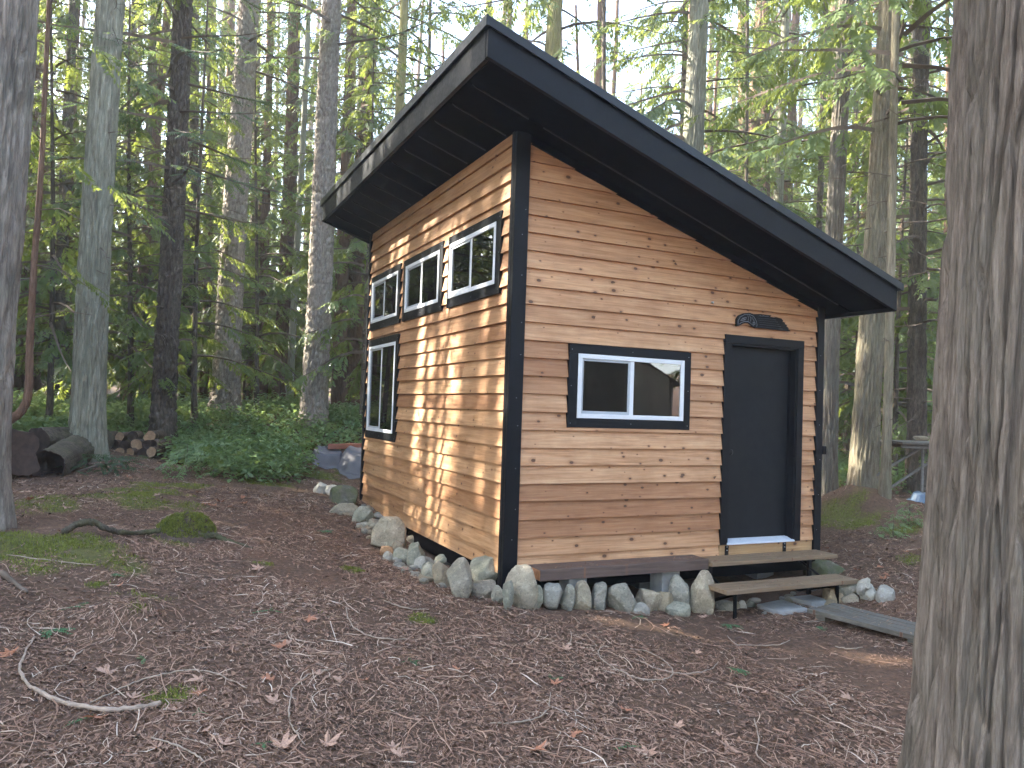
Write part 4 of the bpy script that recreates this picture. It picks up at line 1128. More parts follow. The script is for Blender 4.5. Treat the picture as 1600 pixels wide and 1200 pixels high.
for av, s_, kd, q in ((0.2, 13.0, 2, 1.0), (4.9, 13.5, 2, .95), (2.6, 19.0, 1, 1.05), (-1.2, 17, 1, 1.1)):  # extra unseen trees, placed to cast dapples on the side wall
    spots.append((.6 * av - .8 * s_, .8 * av + .6 * s_, kd, q, q))
wood_mass('surrounding_wood', 'wood of cedar and fir standing around the clearing beyond the frame, sun side added to shade and dapple it', spots)
# ------------------------------------------------------------------ stones
def ico(sub):
    bm = bmesh.new(); bmesh.ops.create_icosphere(bm, subdivisions=sub, radius=1.0)
    v = np.array([p.co[:] for p in bm.verts]); f = [tuple(q.index for q in t.verts) for t in bm.faces]; bm.free(); return v, f
ICO = {k: ico(k) for k in (2, 3, 4)}
def rock_verts(seed, sub, cuts=8, blocky=.74, rough=.15, cmin=.6):
    r = np.random.default_rng(seed); v = ICO[sub][0].copy()
    v = np.sign(v) * np.abs(v) ** blocky
    for k in range(cuts):
        n = r.normal(0, 1, 3); n /= np.linalg.norm(n); c = r.uniform(cmin, .95)
        d = v @ n; v = v - np.where(d > c, (d - c) * .96, 0)[:, None] * n
    o = r.uniform(0, 50, 3)
    n = fbm(v[:, 0] * 1.6 + o[0], v[:, 1] * 1.6 + o[1], v[:, 2] * 1.6 + o[2], 4) - .5
    n2 = fbm(v[:, 0] * 5 + o[0], v[:, 1] * 5 + o[1], v[:, 2] * 5 + o[2], 3) - .5
    v = v * (1 + n * rough * 2.2 + n2 * rough * .55)[:, None]
    lo, hi = v.min(0), v.max(0)
    return (v - (lo + hi) / 2) / ((hi - lo) / 2)
def stone(box, mat, label, depth=None, seed=1, sub=4, taper=0.0, tilt=0.0, dr=.8, cuts=9, cat='stone', group=None, sink=.04, rough=.10, name='stone'):
    x0, y0, x1, y1 = box
    g = G((x0 + x1) / 2, y1 - 2) if depth is None else at((x0 + x1) / 2, y1, depth)
    d = (g - EYE) @ CF
    rx, rz = (x1 - x0) / 2 * 1.07 * d / FPX, (y1 - y0) / 2 * d / FPX + sink / 2
    ry = dr * min(rx, rz * 1.3)
    fh = np.array([CF[0], CF[1], 0]); fh /= np.linalg.norm(fh); rh = np.array([fh[1], -fh[0], 0])
    c = at((x0 + x1) / 2, (y0 + y1) / 2, d) + fh * ry * .6; c[2] -= sink / 2
    v = rock_verts(seed, sub, cuts, rough=rough)
    s = 1 - .3 * taper * (v[:, 2] + 1) / 2
    vx, vz = v[:, 0] * s * rx, v[:, 2] * rz
    a = math.radians(tilt); vx, vz = vx * math.cos(a) - vz * math.sin(a), vx * math.sin(a) + vz * math.cos(a)
    P_ = vx[:, None] * rh + (v[:, 1] * s * ry)[:, None] * fh + np.stack([0 * vz, 0 * vz, vz], -1)
    o = mk(name, P_, ICO[sub][1], mat, None, smooth=True, loc=tuple(c))
    return tag(o, label, cat, group)
FS = [
 ((785, 907, 803, 945), ST_GREEN, 'small narrow stone leaning against the corner boulder at the front', 1, .3),
 ((789, 885, 840, 945), ST_BUFF, 'tall buff boulder at the front corner beside the sawn beam end', 2, .2),
 ((829, 915, 849, 948), ST_GREEN, 'slim greenish stone next to the corner boulder in the front row', 3, .25),
 ((848, 913, 880, 943), ST_BLUE, 'squarish blue grey stone, first wide one under the bench', 4, .1),
 ((877, 914, 900, 948), ST_GREY, 'upright grey slab in front of the left concrete block', 5, .1),
 ((897, 908, 925, 952), ST_BUFF, 'upright tapering stone right of the left concrete block', 6, .4),
 ((924, 911, 950, 954), ST_GREY, 'oval upright stone between the left block and the big angular stone', 7, .3),
 ((950, 912, 996, 957), ST_GREY, 'big angular pale stone under the middle of the bench', 8, .25),
 ((986, 943, 1016, 961), ST_BLUE, 'low pale triangular stone in front of the front row', 9, .4),
 ((993, 923, 1037, 956), ST_BUFF, 'long sloping stone right of the big angular one', 10, .2),
 ((1021, 926, 1056, 952), ST_TAN, 'rusty tan stone in front of the right concrete block', 11, .2),
 ((1045, 900, 1080, 946), ST_GREY, 'pointed grey stone covering part of the right concrete block', 12, .65),
 ((1042, 942, 1080, 959), ST_GREEN, 'flat stone lying in front of the pointed grey stone', 13, .2),
 ((1079, 893, 1119, 961), ST_BUFF, 'tall rounded upright stone at the left end of the lower step', 14, .18),
 ((1120, 940, 1150, 956), ST_GREY, 'low stone under the lower step beside the tall rounded one', 15, .2),
 ((1140, 938, 1158, 953), ST_BUFF, 'second low stone under the lower step', 16, .3),
 ((1154, 939, 1168, 952), ST_WHITE, 'thin pale stone third in line under the lower step', 17, .3),
 ((1165, 939, 1182, 953), ST_GREEN, 'greenish stone nearest the paving slab under the lower step', 18, .3)]
for k, (bx, m_, lab, sd, tp) in enumerate(FS):
    mid = (bx[0] + bx[2]) / 2; Yp = -.36 if bx[3] < 957 else -.44
    if 785 == bx[0]: Yp = -.42
    if bx[0] in (986, 1042): Yp = -.52
    gpt = on_y(mid, bx[3], Yp); d = (gpt - EYE) @ CF
    stone(bx, m_, lab, d, 100 + sd, taper=tp, sink=.06)
SS = [
 ((733, 871, 789, 917), ST_GREEN, 'large green grey boulder resting on top of the row at the front corner', 7.05, .25, .9),
 ((724, 909, 774, 940), ST_BUFF, 'wide flat stone beneath the green grey boulder', 6.85, .05, .7),
 ((768, 915, 788, 942), ST_GREY, 'small block stone under the corner post', 6.8, .1, .7),
 ((696, 873, 738, 936), ST_BUFF, 'big rough tan boulder left of the green grey one', None, .3, .8),
 ((674, 877, 706, 921), ST_TAN, 'smooth tan boulder tucked beside the big rough one', None, .3, .8),
 ((657, 879, 692, 909), ST_GREEN, 'round olive stone left of the tan boulders', None, .2, .9),
 ((646, 870, 678, 895), ST_BLUE, 'round blue grey stone behind the olive one', None, .2, .9),
 ((635, 848, 664, 890), ST_GREEN, 'tilted mossy slab half way along the side wall', None, .35, .8),
 ((678, 868, 706, 884), ST_GREEN, 'flat greenish stone lying close under the siding', None, .2, .9),
 ((578, 808, 635, 860), ST_BUFF, 'large upright boulder with a yellow left face along the side wall', None, .45, .7),
 ((611, 846, 631, 865), ST_TAN, 'small buff stone in front of the large upright boulder', None, .2, .8),
 ((592, 854, 614, 871), ST_OCHRE, 'small rust orange stone at the foot of the large upright boulder', None, .2, .9),
 ((597, 862, 614, 876), ST_BLUE, 'small blue stone below the rust orange one', None, .2, .9),
 ((612, 857, 641, 881), ST_GREEN, 'dark mossy stone between the upright boulder and the tilted slab', None, .3, .8),
 ((634, 836, 662, 851), ST_TAN, 'small stone in the dark gap under the siding', None, .2, .8),
 ((549, 791, 583, 819), ST_GREEN, 'rounded olive boulder near the back end of the side wall', None, .25, .8),
 ((513, 786, 560, 807), ST_BUFF, 'long flat pale stone below the mossy boulder', None, .15, .7),
 ((511, 759, 558, 791), ST_MOSS, 'dark mossy boulder near the back corner of the cabin', None, .35, .8),
 ((488, 754, 512, 773), ST_WHITE, 'pale stone at the far end of the stone row', None, .3, .9),
 ((504, 758, 532, 776), ST_WHITE, 'pale elongated stone behind the dark mossy boulder', None, .2, .7),
 ((570, 812, 600, 830), ST_BUFF, 'flat stone between the olive boulder and the upright boulder', None, .2, .8),
 ((560, 816, 580, 828), ST_GREY, 'small flat grey stone beside the olive boulder', None, .2, .8)]
for k, (bx, m_, lab, dep, tp, dr) in enumerate(SS):
    stone(bx, m_, lab, dep, 200 + k, taper=tp, sink=.05, dr=dr)
for k, (bx, m_, lab, tp) in enumerate([
 ((1262, 876, 1322, 902), ST_MOSS, 'wide mossy rock behind the upper step', .2), ((1289, 921, 1321, 944), ST_TAN, 'round tan stone under the end of the lower step', .1),
 ((1317, 928, 1343, 945), ST_BUFF, 'pale round stone right of the tan one', .1), ((1308, 908, 1352, 937), ST_GREY, 'grey rock at the end of the lower step', .2),
 ((1344, 903, 1361, 917), ST_WHITE, 'small white cobble on top of the rocks by the steps', .1), ((1340, 911, 1353, 924), ST_WHITE, 'smaller white cobble below the topmost one by the steps', .1),
 ((1348, 913, 1380, 940), ST_WHITE, 'rough white quartz rock beside the steps', .3), ((1370, 915, 1402, 941), ST_WHITE, 'rough white quartz rock farthest right from the steps', .4)]):
    d = None if k not in (4, 5) else (G(1360, 938) - EYE) @ CF
    stone(bx, m_, lab, d, 300 + k, taper=tp, sink=.04, dr=.9, rough=.2 if m_ is ST_WHITE else .1)
# pebbles between the boulders
peb = []
for k in range(5):
    o = mk('pebble', rock_verts(400 + k, 2, 3, .95, .06, .8), ICO[2][1], ST_GREY, smooth=True); peb.append(o.data); bpy.data.objects.remove(o)
pm = [ST_GREY, ST_TAN, ST_BLUE, ST_BUFF, ST_WHITE]
rp = np.random.default_rng(7)
for k in range(110):
    t = rp.random()
    if k < 80: y = .3 + 4.0 * t; x = -.04 - (.12 + .42 * rp.random()) * (1 if y < 3.4 else .7)
    elif k < 95: x, y = -.55 - .12 * rp.random(), .3 + 1.2 * rp.random()
    else: x, y = 2.2 + 1.6 * rp.random(), -.15 - .5 * rp.random()
    s = rp.uniform(.022, .055)
    me = peb[k % 5]
    o = bpy.data.objects.new('pebble', me.copy() if k < 5 else me)
    link(o); o.location = (x, y, float(H(x, y)) + s * .35 + (.03 if k < 80 and x > -.35 else 0)); o.scale = (s * rp.uniform(.9, 1.5), s * rp.uniform(.8, 1.2), s * rp.uniform(.55, .8)); o.rotation_euler = (rp.uniform(-.3, .3), rp.uniform(-.3, .3), rp.uniform(0, 6.28))
    o.material_slots[0].link = 'OBJECT'; o.material_slots[0].material = pm[rp.integers(0, 5)]
    if k < 80: tag(o, 'small rounded pebble among the boulders along the side wall', 'pebble', 'pebbles along the side wall')
    elif k < 95: tag(o, 'small rounded pebble at the foot of the tan boulders', 'pebble', 'pebbles by the tan boulders')
    else: tag(o, 'small rounded pebble under the steps', 'pebble', 'pebbles under the steps')

# ------------------------------------------------------------------ logs, firewood, tarp pile, platform
LOGEND = plain_mat('sawn_log_end', (0.055, 0.036, 0.028), 0.9, 0.4, 14, bmp=.5, bscale=40)
LOGGREY = bark_mat('weathered_log', (0.05, 0.042, 0.035), (0.11, 0.09, 0.075), (0.2, 0.165, 0.14), (0.1, 0.11, 0.04), 0.4, st=(4, 26, 26))
FIREEND = plain_mat('firewood_end', (0.40, 0.26, 0.155), 0.85, 0.3, 20)
def log_between(root, a, b, ra, rb, bark, end, seed, hollow=False, ncol=48, nrow=30):
    a, b = np.array(a), np.array(b); ax = b - a; L = np.linalg.norm(ax); ax /= L
    s_ = np.cross(ax, [0, 0, 1]); s_ /= np.linalg.norm(s_); u_ = np.cross(s_, ax)
    z = np.linspace(0, L, nrow); th = np.linspace(0, 2 * np.pi, ncol, endpoint=False)
    Z, T = np.meshgrid(z, th, indexing='ij'); r = ra + (rb - ra) * Z / L
    r = r * (1 + .42 * (vn(np.cos(T) * 1.6 + seed, np.sin(T) * 1.6, Z * .25) - .5))
    hh = bark_h(T, Z + seed, ra, 'cedar', seed); r = r + (hh - .6) * .02 * min(1, ra / .2)
    P_ = a + Z[..., None] * ax + (r * np.cos(T))[..., None] * s_ + (r * np.sin(T))[..., None] * u_
    ii = np.arange(nrow * ncol).reshape(nrow, ncol)
    f = np.stack([ii[:-1], np.roll(ii, -1, 1)[:-1], np.roll(ii, -1, 1)[1:], ii[1:]], -1).reshape(-1, 4)
    mk('bark', P_.reshape(-1, 3), f, bark, root, smooth=True)
    for row, sgn in ((0, -1), (nrow - 1, 1)):
        rim = P_[row]; c = rim.mean(0)
        rings = [rim]
        steps_ = (.92, .7, .45, .2) if not hollow else (.9, .82)
        for q in steps_: rings.append(c + (rim - c) * q + ax * (-sgn) * (.01 * (1 - q) + (0 if not hollow or q > .85 else .45)) + (fbm(rim[:, 0:1] * 20, rim[:, 2:3] * 20, q * 9, 2) - .5) * .02 * ax)
        v = np.concatenate(rings + ([c[None]] if not hollow else []))
        ff = []
        for k in range(len(rings) - 1):
            for t in range(ncol): ff.append((k * ncol + t, k * ncol + (t + 1) % ncol, (k + 1) * ncol + (t + 1) % ncol, (k + 1) * ncol + t))
        if not hollow:
            k = len(rings) - 1
            for t in range(ncol): ff.append((k * ncol + t, k * ncol + (t + 1) % ncol, len(v) - 1))
        else:
            ff.append(tuple((len(rings) - 1) * ncol + t for t in range(ncol)))
        mk('cut_end', v, ff, end, root, smooth=True)
lg = empty('cut_log', (0, 0, 0)); tag(lg, 'thick log lying at the left edge with its dark sawn end towards the camera', 'log')
a = at(22, 711, 9.7); log_between(lg, a, at(-30, 690, 11.6), .285, .28, BARK_DARK, LOGEND, 3.1)
lg = empty('hollow_log', (0, 0, 0)); tag(lg, 'weathered grey log with a dark hollow end behind the pale grey green cedar', 'log')
log_between(lg, at(78, 728, 10.2), at(150, 690, 13.0), .21, .27, LOGGREY, LOGEND, 6.4, hollow=True)
lg = empty('fallen_log', (0, 0, 0)); tag(lg, 'reddish grey log lying behind the sawn log, left of the pale cedar', 'log')
log_between(lg, at(56, 690, 11.2), at(150, 684, 12.6), .20, .17, LOGGREY, LOGEND, 8.8)
# firewood, split and round billets stacked with their ends to the camera
FB = [bark_mat('firewood_bark', (0.08, 0.055, 0.04), (0.14, 0.10, 0.075), (0.22, 0.17, 0.13))]
rows_ = [(707, (170, 187, 204, 220, 236)), (694, (165, 179, 195, 212, 228, 240)), (682, (172, 188, 205, 233))]
rw = np.random.default_rng(12)
names_ = ['bottom row', 'middle row', 'top row']
ords = ['leftmost', 'second', 'third', 'fourth', 'fifth', 'rightmost']
for ri, (py, xs) in enumerate(rows_):
    for ci, px in enumerate(xs):
        d = 13.0 + .1 * ri; c = at(px + rw.uniform(-2, 2), py + rw.uniform(-1.5, 1.5), d); r = rw.uniform(.068, .088)
        if py == 682 and px == 233: r = .1
        e = c + np.array([CF[0] + rw.uniform(-.25, .25), CF[1] + rw.uniform(-.25, .25), 0]) * .42
        root = empty('firewood_log', (0, 0, 0))
        od = 'rightmost' if ci == len(xs) - 1 else ords[ci]
        tag(root, '%s firewood billet in the %s of the pile by the dark fir' % (od, names_[ri]), 'firewood', 'firewood pile')
        log_between(root, c, e, r, r * .95, FB[0], FIREEND if rw.random() < .6 else LOGEND, rw.uniform(0, 9), ncol=14, nrow=4)
# tarp covered pile with a red board on it
TARP = plain_mat('grey_tarp', (0.125, 0.118, 0.128), 0.6, 0.12, 3, bmp=.3, bscale=14)
def draped(name, label, cat, c, sx, sy, h, mat, seed, rot=0.0, boxy=4.0):
    n = 44; u = np.linspace(-1.25, 1.25, n); U_, V_ = np.meshgrid(u, u, indexing='ij')
    q = (np.abs(U_) ** boxy + np.abs(V_) ** boxy) ** (1 / boxy)
    z = h * np.clip((1.18 - q) / .3, 0, 1) ** .8
    z = z * (1 + .18 * (fbm(U_ * 1.5 + seed, V_ * 1.5, 2., 3) - .5)) + .05 * h * np.abs(np.sin(U_ * 7 + 4 * vn(U_ * 2 + seed, V_ * 2, 0.))) * (q > .5)
    rad = 1 + .10 * (vn(np.arctan2(V_, U_) * 3 + seed, q * 2, 1.) - .5)
    ca, sa = math.cos(rot), math.sin(rot)
    X = c[0] + (U_ * sx * ca - V_ * sy * sa) * rad; Y = c[1] + (U_ * sx * sa + V_ * sy * ca) * rad
    Z = H(X, Y) + z + .012
    ii = np.arange(n * n).reshape(n, n)
    f = np.stack([ii[:-1, :-1], ii[1:, :-1], ii[1:, 1:], ii[:-1, 1:]], -1).reshape(-1, 4)
    o = mk(name, np.stack([X, Y, Z], -1).reshape(-1, 3), f, mat, None, smooth=True); return tag(o, label, cat)
tp_ = G(548, 741); d_tp = (tp_ - EYE) @ CF
back = np.array([CF[0], CF[1], 0])
draped('tarp_cover', 'grey tarpaulin draped over a low pile behind the cabin', 'tarpaulin', tp_ + back * .55 + CR * .35, .62, .55, .30, TARP, 3.3, .15, 1.8)
draped('tarp_cover', 'crumpled grey tarpaulin bunched at the left end of the covered pile', 'tarpaulin', G(506, 728) + back * .3, .3, .3, .2, TARP, 9.1, .5, 1.6)
pl = at(512, 698, d_tp + .5); pr = at(590, 697, d_tp + .7)
o = MB().hexa([tuple(pl + [0, 0, -.05]), tuple(pr + [0, 0, -.05]), tuple(pr + [.06, .2, -.05]), tuple(pl + [.06, .2, -.05]), tuple(pl + [0, 0, .05]), tuple(pr + [0, 0, .05]), tuple(pr + [.06, .2, .05]), tuple(pl + [.06, .2, .05])]).build('lumber_board', REDW, None, bevel=.006)
tag(o, 'red brown lumber board lying on the tarp covered pile', 'board')
# raised platform on poles at the right
plat = empty('raised_platform', (0, 0, 0)); tag(plat, 'raised wooden platform with slanting pole braces beside the large trunk', 'platform')
d0 = 11.6
def slat(p0, p1, w, h, name, mat, parent):
    p0, p1 = np.array(p0), np.array(p1); a = p1 - p0; a /= np.linalg.norm(a); s_ = np.cross(a, [0, 0, 1]); s_ /= np.linalg.norm(s_); u_ = np.cross(s_, a)
    c = [(-w, -h), (w, -h), (w, h), (-w, h)]
    return MB().hexa([tuple(p0 + s_ * i + u_ * j) for i, j in c] + [tuple(p1 + s_ * i + u_ * j) for i, j in c]).build(name, mat, parent, bevel=.003)
pc = at(1407, 690, d0)
for k in range(7):
    b0 = pc + back * (.17 * k) ; slat(b0 + [0, 0, -.02], b0 + np.array([CR[0], CR[1], 0]) * 1.6 + [0, 0, -.02], .078, .018, 'deck_board', WALKW, plat)
slat(pc + [0.02, 0, -.075], pc + np.array([CR[0], CR[1], 0]) * 1.6 + [0, 0, -.075], .016, .022, 'edge_joist', GREYW, plat)
slat(pc + back * 1.0 + [0.02, 0, -.075], pc + back * 1.0 + np.array([CR[0], CR[1], 0]) * 1.6 + [0, 0, -.075], .02, .036, 'edge_joist', GREYW, plat)
for (p0, p1) in (((1362, 747), (1442, 698)), ((1374, 773), (1452, 722)), ((1404, 790), (1456, 757))):
    slat(at(*p0, d0 + .2), at(*p1, d0 + .25), .016, .016, 'brace_pole', GREYW, plat)
for px in (1442, 1500):
    t_ = at(px, 692, d0 + .1); gz = float(H(t_[0], t_[1])); slat((t_[0], t_[1], gz - .1), (t_[0], t_[1] + .001, t_[2] - .06), .016, .016, 'post', GREYW, plat)
stone((1428, 681, 1452, 688), ST_TAN, 'pale bundle lying on the raised platform', d0 + .3, 611, cat='bundle', sink=0, name='bundle', cuts=2)
BLUE = plain_mat('blue_tarp', (0.13, 0.19, 0.27), 0.45, 0.2, 4)
draped('blue_sheet', 'blue plastic sheet crumpled on the ground below the raised platform', 'sheet', G(1440, 782), .16, .12, .1, BLUE, 5.5, .3, 2.0)

# ------------------------------------------------------------------ moss mound with root, sticks
MOUND = plain_mat('root_soil', (0.075, 0.05, 0.036), 0.95, 0.4, 18, bmp=.8, bscale=40)
mg = G(294, 848); n = 60; u = np.linspace(-1, 1, n); U_, V_ = np.meshgrid(u, u, indexing='ij')
q = np.sqrt(U_ ** 2 + V_ ** 2); sx = .31
Z0 = .23 * np.clip(1 - q ** 1.7, 0, 1) ** .7 * (1 + 0.9 * (fbm(U_ * 2.6, V_ * 2.6, 3.3, 3) - .5))
mdx = mg[0] + U_ * sx; mdy = mg[1] + .22 + V_ * sx * .85
mdz = H(mdx, mdy) + Z0 - .03
mound = empty('mossy_mound', (0, 0, 0)); tag(mound, 'moss topped root mound on the forest floor left of the cabin', 'mound')
ii = np.arange(n * n).reshape(n, n)
mk('soil', np.stack([mdx, mdy, mdz], -1).reshape(-1, 3), np.stack([ii[:-1, :-1], ii[1:, :-1], ii[1:, 1:], ii[:-1, 1:]], -1).reshape(-1, 4), MOUND, mound, smooth=True)
def tufts(pos, size, seed, droop=.4):
    """short upright blades, many per point"""
    r = np.random.default_rng(seed); m = len(pos); az = r.uniform(0, 6.283, m); ln = size * r.uniform(.5, 1.3, m); w = ln * .16
    tip = np.stack([np.cos(az) * ln * r.uniform(.1, .9, m), np.sin(az) * ln * r.uniform(.1, .9, m), ln * r.uniform(.4, 1, m)], -1)
    sd_ = np.stack([-np.sin(az) * w, np.cos(az) * w, 0 * w], -1)
    v = np.stack([pos - sd_, pos + sd_, pos + tip], 1).reshape(-1, 3)
    return v, np.arange(3 * m).reshape(m, 3)
rm = np.random.default_rng(77)
m = 9000; a = rm.uniform(-.85, .85, m); b = rm.uniform(-.85, .85, m)
i0 = ((a + 1) / 2 * (n - 1)).astype(int); j0 = ((b + 1) / 2 * (n - 1)).astype(int)
ok = (Z0[i0, j0] > .07) & (fbm(a * 3, b * 3, 1., 3) > .3)
pos = np.stack([mdx[i0, j0], mdy[i0, j0], mdz[i0, j0]], -1)[ok] + rm.normal(0, .004, (ok.sum(), 3))
v, f = tufts(pos, .03, 5); mo = mk('moss', v, f, MOSS_M, mound); tag(mo, kind='stuff')
def path_tube(pix, rad, n=8, lift=.01, smooth_n=2, dep=None, sub=6):
    P_ = []
    for t in pix:
        px, py = t[0], t[1]; h = t[2] if len(t) > 2 else 0.0
        if h: g = G(px, py + h); p = at(px, py, (g - EYE) @ CF)
        else: p = G(px, py).copy(); p[2] = float(H(p[0], p[1])) + lift
        P_.append(p)
    P_ = np.array(P_); out = []
    for i in range(len(P_) - 1):
        for t in np.linspace(0, 1, sub, endpoint=False): out.append(P_[i] * (1 - t) + P_[i + 1] * t)
    out.append(P_[-1]); out = np.array(out)
    for _ in range(smooth_n): out[1:-1] = (out[:-2] + 2 * out[1:-1] + out[2:]) / 4
    r = np.interp(np.linspace(0, 1, len(out)), np.linspace(0, 1, len(rad)), rad) if hasattr(rad, '__len__') else rad
    return out, r
def stick(name, label, pix, rad, mat, cat='stick', n=8, lift=.01, group=None):
    P_, r = path_tube(pix, rad, n, lift)
    rs = np.random.default_rng(len(label) + int(pix[0][0]))
    r = r * (1 + .12 * rs.normal(0, 1, len(P_)).clip(-1.5, 1.5))
    o = MB().tube(P_ + rs.normal(0, .002, P_.shape), r, n).build(name, mat, None, smooth=True); return tag(o, label, cat, group)
ROOTM = bark_mat('mossy_root_bark', (0.05, 0.042, 0.032), (0.09, 0.078, 0.06), (0.14, 0.125, 0.095), (0.10, 0.125, 0.03), .35, st=(20, 20, 20))
PALE = plain_mat('pale_stick', (0.33, 0.25, 0.19), 0.85, 0.25, 20)
TANS = plain_mat('tan_vine', (0.33, 0.255, 0.19), 0.85, 0.3, 20)
stick('arched_root', 'dark arched root curving over the ground into the mossy mound', [(97, 836), (105, 828, 8), (118, 820, 16), (135, 815, 22), (150, 817, 20), (165, 826, 13), (185, 832, 8), (215, 833, 6), (250, 829, 8)], [.024, .03, .032, .03, .024, .022, .022], ROOTM, 'root', 12, .02)
stick('surface_root', 'dark root running out of the mossy mound to the right', [(318, 838, 8), (335, 836, 8), (352, 844, 4), (370, 851), (395, 858)], [.03, .03, .022, .015, .008], ROOTM, 'root', 10, .01)
stick('curved_branch', 'long pale curved branch lying in the lower left corner', [(54, 1002), (38, 1024), (29, 1056), (45, 1078), (70, 1095), (95, 1105), (125, 1112), (170, 1116), (215, 1115), (249, 1107)], [.005, .007, .009, .011, .012, .0135, .0135], PALE, 'branch', 10, .02)
stick('broken_branch', 'short broken grey branch at the left edge of the photo', [(-15, 898), (5, 903), (22, 915), (42, 931)], [.026, .022, .017, .012], TWIG, 'branch', 10, .02)
VINES = [
 ('thin pale vine bent into a large loop below the bench', [(984, 1018), (1010, 1022), (1032, 1032), (1048, 1046), (1053, 1057), (1040, 1067), (1010, 1069), (985, 1062), (960, 1050), (940, 1035), (933, 1022), (942, 1014), (952, 1016)]),
 ('thin pale vine crossing the loop towards the right', [(990, 1034), (1010, 1042), (1040, 1054), (1070, 1058), (1095, 1056), (1115, 1048), (1122, 1038)]),
 ('thin s shaped twig left of the stones at the front corner', [(540, 955), (543, 970), (552, 985), (570, 996), (595, 1003), (640, 1003)]),
 ('twig lying left of the flat stones in front of the corner', [(600, 943), (625, 952), (650, 957), (670, 956)]),
 ('slender twig curving near the right trunk foot', [(1178, 1130), (1186, 1160), (1180, 1185), (1205, 1205)]),
 ('long thin twig across the lower middle of the floor', [(765, 1137), (800, 1137), (840, 1130), (858, 1112), (860, 1090)]),
 ('thin twig forked in front of the boardwalk', [(1136, 998), (1150, 1012), (1175, 1012), (1215, 1012), (1235, 1005)]),
 ('pale crooked twig below the boardwalk', [(1305, 1014), (1325, 1018), (1348, 1016)]),
 ('long curved twig right of the lower middle', [(1255, 1108), (1235, 1092), (1262, 1080), (1290, 1095), (1300, 1120)]),
 ('thin brown arc shaped twig in the lower left middle', [(520, 1050), (480, 1060), (455, 1085), (450, 1120), (455, 1140), (475, 1170)]),
 ('slender arched twig above the curved branch', [(140, 1106), (180, 1085), (220, 1068), (260, 1057), (300, 1053), (340, 1060), (385, 1082)]),
 ('thin twig across the left floor below the arched root', [(10, 872), (60, 877), (110, 884), (150, 888)]),
 ('straight grey twig right of the pale curved branch', [(108, 1042), (118, 1030), (132, 1020)]),
 ('long thin twig at the bottom edge', [(235, 1160), (275, 1170), (310, 1190), (320, 1202)]),
 ('fine pale twig on the right floor beside the moss', [(1225, 845), (1232, 855), (1228, 868), (1215, 876)]),
]
for lab, pix in VINES:
    stick('twig', lab, pix, [.0035, .0045, .0045, .003], TANS if len(lab) % 2 else PALE, 'twig', 6, .018)

# ------------------------------------------------------------------ maple leaves, sprigs
MAPLE = plain_mat('dry_maple_leaf', (0.38, 0.235, 0.165), 0.75, 0.3, 12)
MAPLE_R = plain_mat('rust_maple_leaf', (0.36, 0.155, 0.085), 0.75, 0.3, 12)
def maple_mesh(seed):
    r = np.random.default_rng(seed); pts = []
    for lobe, (ang, ln) in enumerate([(-118, .55), (-62, .85), (0, 1.0), (62, .85), (118, .55)]):
        for da, k in ((-24, .42), (-14, .72), (-7, .70), (0, 1.0), (7, .72), (14, .70), (24, .42)):
            a = math.radians(ang + da); pts.append((math.sin(a) * ln * k * r.uniform(.9, 1.1), math.cos(a) * ln * k * r.uniform(.9, 1.1)))
    pts.append((.05, -.12)); pts.append((-.05, -.12))
    c1, c2 = r.uniform(.15, .6, 2); ph = r.uniform(0, 6.28)
    ring = [(x, y, c1 * x * x + c2 * y * y * .5 + .12 * math.sin(4 * x + ph) + .1 * math.sin(5 * y + ph * 2)) for x, y in pts]
    mid = [(x * .5, y * .5, .35 * z) for x, y, z in ring]
    v = [(0, 0, 0)] + mid + ring; k = len(ring)
    f = [(0, 1 + i, 1 + (i + 1) % k) for i in range(k)] + [(1 + i, 1 + k + i, 1 + k + (i + 1) % k, 1 + (i + 1) % k) for i in range(k)]
    b = len(v); v += [(-.012, -.1, 0), (.012, -.1, 0), (.03, -.8, .08), (.005, -.8, .08)]; f.append((b, b + 1, b + 2, b + 3))
    o = mk('maple_leaf', v, f, MAPLE); me = o.data; bpy.data.objects.remove(o); return me
MLM = [maple_mesh(k) for k in range(6)]
rl = np.random.default_rng(15)
def maple(px, py, s, label, group=None):
    g = G(px, py); o = bpy.data.objects.new('maple_leaf', MLM[rl.integers(0, 6)]); link(o)
    o.location = (g[0], g[1], float(H(g[0], g[1])) + .022); o.scale = (s, s, s * .9)
    o.rotation_euler = (rl.uniform(-.3, .3), rl.uniform(-.3, .3), rl.uniform(0, 6.28))
    o.material_slots[0].link = 'OBJECT'; o.material_slots[0].material = MAPLE if rl.random() < .65 else MAPLE_R
    tag(o, label, 'leaf', group)
for px, py, s, lab in [(1326, 1096, .085, 'large tan maple leaf on the floor left of the large trunk'), (1012, 1180, .09, 'tan maple leaf at the bottom edge below the loop vine'), (835, 1178, .085, 'rusty maple leaf standing up near the bottom edge centre'),
    (335, 995, .08, 'tan maple leaf on the left floor below the moss hump'), (440, 1172, .10, 'tan maple leaf at the bottom left centre'), (510, 1170, .09, 'rusty maple leaf in the bottom edge group, right one'), (160, 1127, .09, 'pale maple leaf just under the curved branch'),
    (405, 890, .10, 'sunlit pinkish maple leaf left of the stone row'), (1140, 1172, .09, 'tan maple leaf near the bottom right of centre'), (925, 1070, .06, 'small pale leaf left of the loop vine'), (15, 1025, .10, 'tan maple leaf at the left edge above the curved branch'),
    (1055, 1140, .07, 'curled brown leaf in the lower middle'), (350, 1172, .07, 'rust red leaf at the bottom left'), (165, 1058, .08, 'brown curled leaf inside the curved branch'), (440, 1015, .08, 'pinkish leaf on the floor left of the loop vine'),
    (1100, 968, .07, 'rusty leaf in front of the tall rounded stone'), (800, 965, .06, 'rusty leaf below the front corner boulder')]:
    maple(px, py, s, lab)
